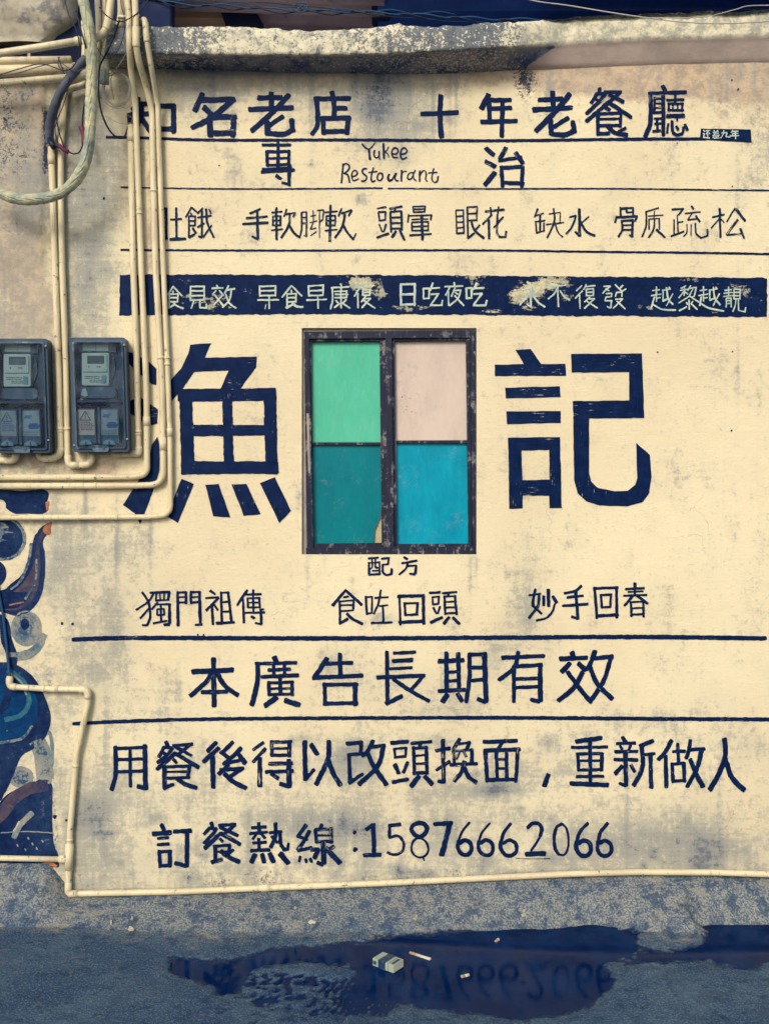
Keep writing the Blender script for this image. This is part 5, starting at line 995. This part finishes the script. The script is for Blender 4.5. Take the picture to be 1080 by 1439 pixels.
cable([(-4, 820, .006), (4, 860, .006), (9, 900, .008), (12, 930, .012), (14, 952, .016)], 4.2, 'teal', 'dark blue cable dropping into the elbow of the low pipe')

for lab, wd_, mt, pts in (
    ('thin black wire drooping from the top edge over the level pipes', 1.1, 'black', [(88, -20, .2), (96, 18, .2), (108, 44, .2), (112, 70, .19), (104, 92, .18), (90, 99, .17), (60, 90, .17), (30, 96, .15), (-20, 112, .12)]),
    ('thin grey wire running down behind the pipes to the coil', 1.0, 'thin', [(196, 20, .13), (186, 50, .13), (176, 78, .1), (163, 98, .07), (156, 112, .06), (160, 140, .05)]),
    ('thin dark wire crossing between the taped hose and the tall pipes', 1.2, 'black', [(140, 10, .16), (150, 22, .16), (166, 30, .15), (180, 27, .14), (200, 12, .13), (216, -14, .12)]),
    ('fine dark wire sagging along the ledge end beside the tall pipes', .9, 'black', [(136, 66, .13), (148, 82, .12), (162, 76, .12), (172, 56, .12), (176, 30, .13), (170, 4, .13), (172, -20, .13)]),
    ('thin grey wire lying along the lower level pipes', 1.0, 'greyc', [(-20, 108, .09), (20, 104, .09), (60, 92, .09), (84, 88, .09), (104, 100, .1), (120, 96, .12)]),
    ('fine black wire hanging straight beside the grey cable', .9, 'black', [(98, 108, .1), (92, 140, .09), (78, 178, .07), (82, 200, .05), (88, 212, .04)])):
    cable(pts, wd_ * 1.3, mt, lab, 'loose_wire', 'wire', seg=6)
# ------------------------------------------------------------ meter boxes
def make_meter():
    """right meter box; the left one is a copy"""
    root = empty('meter_box', PX(141, 635, 0)); tag(root, 'smoky blue electricity meter box on the right, white meter with a torn paper tag below', 'meter box', 'electricity meter boxes')
    DB = .062
    def P_(pts, d0, d1, name, mat, par=root, lab=None):
        m_ = MB()
        for q in pts: m_.plate(q, d0, d1)
        o = m_.build(name, M[mat], par)
        if lab: o['label'] = lab
        return o
    def C(u, v): return (u / 4.909, 460 + v / 4.909)
    def q4(u0, v0, u1, v1): return [C(u0, v0), C(u1, v0), C(u1, v1), C(u0, v1)]
    def rr(u0, v0, u1, v1, r, n=5, lean=0):
        out = []
        for cx, cy, a in ((u0 + r, v0 + r, 180), (u1 - r, v0 + r, 270), (u1 - r, v1 - r, 0), (u0 + r, v1 - r, 90)):
            for k in range(n + 1):
                t = math.radians(a + 90 * k / n); out.append(C(cx + r * math.cos(t) + lean * (cy + r * math.sin(t) - v0) / (v1 - v0), cy + r * math.sin(t)))
        return out
    LN = 24
    # tray behind, rim in front
    P_([rr(480, 70, 868, 860, 22, lean=LN)], .003, .030, 'back_tray', 'boxb')
    def ring(o, i, d0, d1, nm, mat, par=root):
        m_ = MB(); n = len(o); vs = [PX(x, y, d1) for x, y in o] + [PX(x, y, d1) for x, y in i]; vs += [Vector((v.x, -d0, v.z)) for v in vs]
        fs = []
        for k in range(n):
            j = (k + 1) % n; fs += [(k, k + n, j + n, j), (k, j, j + 2 * n, k + 2 * n), (k + n, k + 3 * n, j + 3 * n, j + n)]
        m_.add(vs, fs); return m_.build(nm, M[mat], par)
    ring(rr(482, 72, 866, 858, 24, lean=LN), rr(500, 92, 846, 838, 18, lean=LN), .030, DB - .004, 'rim', 'boxb')
    ring(rr(500, 92, 846, 838, 18, lean=LN), rr(510, 104, 834, 826, 14, lean=LN), .050, DB + .002, 'inner_rim', 'boxr')
    P_([q4(516, 500, 858, 516)], .030, .058, 'divider', 'boxb'); P_([[C(672, 552), C(688, 552), C(692, 800), C(676, 800)]], .030, .060, 'divider', 'boxr')
    P_([rr(545, 110, 800, 170, 6)], .030, .040, 'terminal_cover', 'boxr')
    P_([q4(572, 106, 660, 160), q4(664, 106, 748, 160)], .040, .041, 'paper_strip', 'meter')
    # the meter itself
    meter = P_([rr(566, 176, 752, 400, 8)], .030, .050, 'meter', 'meter')
    P_([rr(590, 186, 738, 306, 8)], .050, .0535, 'face_plate', 'meter', meter)
    P_([q4(603, 196, 718, 250)], .0535, .0545, 'display_bezel', 'inkd', meter); P_([q4(607, 200, 714, 246)], .0545, .0550, 'display', 'lcd', meter)
    m_ = MB()
    for u0, v0, u1, v1 in ((610, 266, 616, 278), (668, 268, 680, 276), (684, 268, 694, 276)): m_.plate(q4(u0, v0, u1, v1), .0535, .0542)
    for r_ in (336, 348, 362, 374):
        u = 584 if r_ in (336, 348) else 620
        while u < (690 if r_ < 360 else 694):
            w0 = random.choice([4, 5, 7, 9]); m_.plate(q4(u, r_, u + w0, r_ + 6), .050, .0505); u += w0 + random.choice([2, 3, 5])
    m_.build('printed_digits', M['inkd'], meter)['kind'] = 'stuff'
    P_([[C(574, 306), C(744, 306), C(744, 310), C(574, 310)], [C(574, 316), C(690, 316), C(694, 392), C(696, 318), C(692, 312)]][:1], .050, .0506, 'seam', 'inkd', meter)
    P_([rr(700, 330, 730, 384, 6)], .050, .053, 'side_button', 'knob', meter)
    P_([rr(520, 412, 800, 486, 30)], .030, .044, 'terminal_block', 'boxr')
    P_([[C(570, 425), C(592, 420), C(608, 470), C(585, 478), C(560, 466)], [C(556, 490), C(574, 494), C(582, 520), C(560, 528), C(550, 510)]], .044, .0455, 'paper_tag', 'paper', lab='torn white paper tag')
    P_([rr(600, 488, 720, 540, 16)], .030, .046, 'wire_cover', 'dark')
    for k_, (mt_, pts_) in enumerate((('maroon', [(620, 538), (628, 552), (640, 560), (700, 548)]), ('black', [(640, 538), (650, 556), (720, 552), (760, 540)]), ('white', [(530, 470), (520, 500), (540, 540), (560, 552)]), ('greyc', [(790, 440), (806, 470), (800, 520), (770, 548)]))):
        m_ = MB(); m_.tube(smooth_path([PX(*C(u, v), .045) for u, v in pts_], .004), .0016, 6); m_.build('meter_wire', M[mt_], root, smooth=True)
    m_ = MB(); m_.plate([C(760, 200), C(790, 210), C(796, 300), C(770, 380), C(758, 384)], .030, .036); m_.build('side_moulding', M['boxr'], root)
    # two breaker windows
    for du, nm, mt in ((0, 'left', 'stickp'), (178, 'right', 'sticker')):
        k = du * .9
        w_ = P_([[C(512 + k, 560), C(658 + k, 560), C(664 + k, 800), C(518 + k, 800)]], .030, .052, 'breaker_panel', 'boxr')
        P_([[C(520 + k, 568), C(650 + k, 568), C(656 + k, 742), C(526 + k, 742)]], .052, .0535, 'sticker', mt, w_)
        m_ = MB(); cx, cy = 592 + k, 808
        arc = [C(cx + 44 * math.cos(math.radians(a)), cy - 34 * math.sin(math.radians(a))) for a in range(0, 181, 15)]; m_.plate(arc[::-1], .052, .060); m_.build('knob', M['knob'], w_)
        m_ = MB(); m_.plate(q4(cx - 3, 784, cx + 3, 806), .060, .062); m_.build('knob_pointer', M['boxr'], w_)
        m_ = MB()
        if du == 0:
            def seg(a, b, t=3.0):
                ax, ay = a; bx, by = b; L = math.hypot(bx - ax, by - ay); nx_, ny_ = -(by - ay) / L * t / 2, (bx - ax) / L * t / 2
                m_.plate([C(ax + nx_, ay + ny_), C(bx + nx_, by + ny_), C(bx - nx_, by - ny_), C(ax - nx_, ay - ny_)], .0535, .0542)
            A, B_, C_ = (588, 576), (626, 640), (552, 640); seg(A, B_, 5); seg(B_, C_, 5); seg(C_, A, 5); seg((592, 594), (584, 612)); seg((584, 612), (594, 614)); seg((594, 614), (586, 632))
            m_.build('warning_symbol', M['inkd'], w_)
            m_ = MB()
            for v_, u0, u1, mt2 in ((650, 560, 620, 0), (664, 556, 640, 0), (676, 552, 650, 0), (690, 556, 636, 0), (702, 560, 640, 0)):
                u = u0
                while u < u1: ww = random.choice([5, 8, 11]); m_.plate(q4(u, v_, min(u + ww, u1), v_ + 8), .0535, .054); u += ww + 3
            m_.build('faded_print', M['stred'], w_)['kind'] = 'stuff'
        else:
            for v_, u0, u1 in ((600, 712, 760), (612, 706, 750), (654, 744, 800), (664, 738, 822), (674, 734, 826), (684, 742, 806)): m_.plate(q4(u0, v_, u1, v_ + 9), .0535, .0542)
            m_.build('blue_print', M['stb'], w_)['kind'] = 'stuff'
            m_ = MB()
            for v_ in (708, 716, 726, 734):
                u = 706
                while u < 800: ww = random.choice([4, 6, 9]); m_.plate(q4(u, v_, u + ww, v_ + 3), .0535, .054); u += ww + 3
            m_.build('small_print', M['inkd'], w_)['kind'] = 'stuff'
        P_([[C(510 + k, 748), C(660 + k, 748), C(661 + k, 754), C(511 + k, 754)]], .052, .0545, 'window_ledge', 'boxr', w_)
    # bottom lug, screws, clear cover
    P_([rr(640, 812, 752, 858, 20)], .040, DB + .006, 'lock_lug', 'boxr'); P_([rr(706, 824, 724, 842, 8)], DB + .006, DB + .008, 'screw', 'inkd')
    for u, v in ((506, 110), (856, 120), (876, 770), (512, 812)): P_([rr(u - 6, v - 6, u + 6, v + 6, 5)], DB - .004, DB + .003, 'screw', 'knob')
    P_([rr(506, 98, 840, 832, 14, lean=LN)], DB + .004, DB + .006, 'clear_cover', 'cover')
    P_([[C(600, 824), C(556, 838)][:1] + [C(640, 812), C(652, 820), C(590, 838), C(540, 838)]], .058, .064, 'cover_lip', 'boxr')
    return root
meter_r = make_meter()
def copy_tree(o, parent=None):
    c = o.copy(); COL.objects.link(c)
    if parent: c.parent = parent
    for ch in list(o.children): copy_tree(ch, c)
    return c
meter_l = copy_tree(meter_r); meter_l.location = meter_r.location + Vector((-.2155, 0, -.003)); meter_l['label'] = 'electricity meter box at the left photo edge, with bright blue printed stickers'
for ch in list(meter_l.children):
    if ch.name.startswith('paper_tag'): bpy.data.objects.remove(ch)
    elif ch.name.startswith('breaker_panel'):
        for q in ch.children:
            if q.name.startswith(('faded_print', )): q.data = q.data.copy(); q.data.materials[0] = M['stb']
            if q.name.startswith('sticker'): q.data = q.data.copy(); q.data.materials[0] = M['sticker']

# ------------------------------------------------------------ above the ledge: roof, beam, slab, wires
def roof_sheet(x0, x1, z0, slope, tilt, mat, label, y0=-.02, y1=1.5, pitch=.075, amp=.016):
    """corrugations run along the street"""
    ys = np.arange(y0, y1, pitch / 8); xs = np.linspace(x0, x1, 6); m_ = MB(); vs = []
    for y in ys:
        for x in xs: vs.append((x, y, z0 + slope * (y - y0) + amp * math.sin(y / pitch * 2 * math.pi) + tilt * (x - x0)))
    n = len(xs); fs = [(r * n + i, r * n + i + 1, (r + 1) * n + i + 1, (r + 1) * n + i) for r in range(len(ys) - 1) for i in range(n - 1)]
    m_.add(vs, fs); o = m_.build('corrugated_roof_sheet', M[mat], None, smooth=True); return tag(o, label, 'roof sheet', 'corrugated roof sheets behind the ledge')
zc = H
roof_sheet(-.95, .0, zc + 1.49, .10, -.03, 'roof', 'grey-mauve corrugated roof sheet above the left half of the ledge')
roof_sheet(-.02, 1.9, zc + 1.455, .10, .004, 'roofd', 'deep blue corrugated roof sheet above the right half of the ledge', amp=.010, pitch=.11)
m_ = MB(); m_.box((-.01, .7, zc + 1.52), (.055, 1.5, .10), .004); tag(m_.build('roof_rafter', M['dark'], None), 'dark timber rafter between the mauve and the deep blue roof sheets', 'rafter')
m_ = MB(); m_.box((-.70, .32, zc + 1.55), (.52, .30, .16), .01); tag(m_.build('plastered_beam', M['plaster'], None), 'pinkish plastered beam behind the ledge at the upper left', 'beam')
m_ = MB(); A = [(305, 0), (338, -20), (370, 34), (352, 39), (318, 39)]; m_.plate(A, -.18, -.14); tag(m_.build('roof_bracket', M['dark'], None), 'dark triangular timber bracket between the beam and the roof', 'bracket')
# concrete slab overhead at the upper left
m_ = MB(); NR, NC = 14, 26; vs = []
for r_ in range(NR):
    t = r_ / (NR - 1); py = 62 - 130 * t; dd = .02 + .07 * t; xe = float(np.interp(py, [-70, 0, 30, 42, 50, 60], [112, 106, 107, 98, 84, 70]))
    for c_ in range(NC):
        u = c_ / (NC - 1); x = -330 + (xe + 330) * u; rn = float(fbm(np.array(x / 26.), np.array(py / 20.), 4)) - .5
        vs.append(PX(x, py + (6 * rn - 4 * math.sin(u * 9)) * (t < .3), dd + .02 * rn - .03 * max(0, (u - .93) / .07) ** 2))
fs = [(a, a + NC, a + NC + 1, a + 1) for r_ in range(NR - 1) for a in range(r_ * NC, r_ * NC + NC - 1)]
nb = len(vs); edge = [r_ * NC + NC - 1 for r_ in range(NR)]; low = list(range(NC)); vs += [Vector((vs[i].x, .03, vs[i].z)) for i in edge] + [Vector((vs[i].x, .03, vs[i].z)) for i in low]
fs += [(edge[k], edge[k + 1], nb + k + 1, nb + k) for k in range(NR - 1)] + [(low[k + 1], low[k], nb + NR + k, nb + NR + k + 1) for k in range(NC - 1)]
m_.add(vs, fs); tag(m_.build('concrete_canopy', M['slab'], None, smooth=True), 'weathered grey concrete canopy corner at the upper left', 'canopy')
m_ = MB(); m_.box((-.80, .03, zc + 1.42), (.40, .05, .40), .004); m_.box((-1.5, .03, zc + 1.3), (1.0, .05, .30), .004); tag(m_.build('dark_backing_board', M['dark'], None), 'dark backing board added behind the gap between the canopy and the upright pipes', 'board')  # board added as a dark backdrop to the gap
def twist(pts, wpx, mat, label, amp=.004, ph=0):
    path = smooth_path([PX(*p) for p in pts], .01); q = []
    for i, p in enumerate(path): q.append(p + Vector((0, math.cos(i * .45 + ph) * amp, math.sin(i * .45 + ph) * amp)))
    m_ = MB(); m_.tube(q, wpx * S / 2, 8); return tag(m_.build('overhead_cable', M[mat], None, smooth=True), label, 'cable', 'cables strung above the ledge')
base = [(150, -20, .0), (240, 4, .0), (320, 8, .0), (400, 14, .0), (480, 16, .0), (560, 19, .0), (640, 24, .0), (700, 27, .0), (760, 27, .0)]
twist(base, 2.2, 'teal', 'thick teal cable sagging above the ledge', .003); twist([(x, y + 2.5, d) for x, y, d in base], 1.8, 'black', 'black cable twisted round the teal one', .005, 2.)
twist([(x, y - 3 + 1.5 * math.sin(x / 60), d) for x, y, d in base[:7]], 1.3, 'teal', 'thin blue cable looping loosely over the others', .004, 4.)
twist([(360, 3, 0), (440, 10, 0), (540, 22, 0), (640, 30, 0), (720, 34, 0)], 1.2, 'black', 'thin black cable lying lowest on the ledge', .001)
cable([(700, -16, .06), (745, 0, .06), (800, 8, .07), (860, 18, .08), (915, 26, .09), (960, 31, .105), (1010, 33, .11), (1080, 30, .11), (1200, 20, .1)], 1.6, 'white', 'thin white cable crossing the ledge at the upper right')
cable([(915, 25, .1), (985, 24, .1), (1030, 14, .09), (1055, 8, .08), (1120, 8, .08)], 1.2, 'white', 'thin grey-white cable curling up at the right end of the ledge')
m_ = MB()
for q in ([(410, 10), (420, 4), (431, 6), (430, 15), (420, 17), (412, 13)], [(416, 17), (424, 8), (430, 12), (424, 18)]): m_.tube(smooth_path([PX(x, y, .01) for x, y in q], .003), .0016, 7)
tag(m_.build('cable_knot', M['teal'], None, smooth=True), 'knot of teal wire on the sagging cable', 'cable knot')
m_ = MB()
for q in ([(174, -12), (178, 6), (185, 14), (189, 6), (187, -12)], [(188, -10), (193, 1), (198, 5), (200, -2), (197, -12)]): m_.tube(smooth_path([PX(x, y, .10) for x, y in q], .004), .0014, 7)
tag(m_.build('wire_loop', M['black'], None, smooth=True), 'two black wire loops hanging at the top edge', 'wire loop')

# ------------------------------------------------------------ litter in the puddle
def quadframe(a, b, c_, w_, l_, h_, z):
    pass
pc = G(545, 1358, 0.0)
root = empty('cigarette_pack', pc); tag(root, 'small crushed pale cigarette pack lying in the puddle', 'cigarette pack')
def rot(m_, ang, origin, tilt=0.0):
    ca, sa = math.cos(ang), math.sin(ang); m_.v = [(origin[0] + x * ca - y * sa, origin[1] + x * sa + y * ca, origin[2] + z + .05 * tilt * x) for x, y, z in m_.v]
    return m_
ang = math.radians(-38)
for nm, mat, c_, dd in (('box', 'pack', (0, 0, .0115), (.078, .050, .0225)), ('dark_stripe', 'packd', (-.004, 0, .0117), (.026, .0512, .0236)), ('lid_line', 'packd', (.019, 0, .0116), (.0012, .0508, .0232)), ('printed_panel', 'packd', (-.030, -.0256, .0115), (.012, .0006, .010)), ('health_label', 'packd', (.029, -.001, .0232), (.008, .034, .0005)), ('inner_foil', 'cig', (.0394, 0, .0115), (.0006, .044, .017))):
    c_ = tuple(q * .84 for q in c_); dd = tuple(q * .84 for q in dd); m_ = MB(); m_.box(c_, dd, .0012 if nm == 'box' else 0); rot(m_, ang, pc); m_.build(nm, M[mat], root)
def butt(px, py, L, ang, label, filt=.25, r=.0038):
    p = drop(px, py); rt = empty('cigarette_butt' if L < .05 else 'cigarette', p); tag(rt, label, 'cigarette butt' if L < .05 else 'cigarette'); dr = Vector((math.cos(ang), math.sin(ang), 0)); c = p + Vector((0, 0, r + .0006))
    a, b, e = c - dr * L / 2, c - dr * L / 2 + dr * L * filt, c + dr * L / 2
    m_ = MB(); m_.tube([a, b], r * 1.02, 12); m_.build('filter', M['filt'], rt, smooth=True); m_ = MB(); m_.tube([b, b.lerp(e, .6), e + Vector((0, 0, .0003))], r, 12); m_.build('paper_tube', M['cig'], rt, smooth=True)
butt(590, 1346, .062, math.radians(-35), 'long unsmoked cigarette in the puddle right of the pack', .3)
butt(653, 1374, .022, math.radians(25), 'cigarette butt lying nearest the camera in the puddle', .45)
butt(698, 1324, .016, math.radians(55), 'tiny cigarette stub near the foot of the wall, farthest right', .5)

# grit lying on the damp ground: too fine to count
m_ = MB()
for i in range(420):
    x = random.uniform(-1.25, 1.25); y = -random.uniform(.10, .82); z = ground_z(x, y); r = random.choice([.0008, .0011, .0014, .002]) * random.uniform(.8, 1.3)
    if z < -.0004: continue
    pts = [(x + r * random.uniform(.6, 1.4) * math.cos(a), y + r * random.uniform(.6, 1.4) * math.sin(a), z + r * .1) for a in (0, 1.3, 2.5, 3.8, 5.1)]
    m_.add(pts + [(x, y, z + r * .9)], [(k, (k + 1) % 5, 5) for k in range(5)])
tag(m_.build('grit', M['grit'], None), 'dark grit scattered over the damp cement ground', 'grit', kind='stuff')
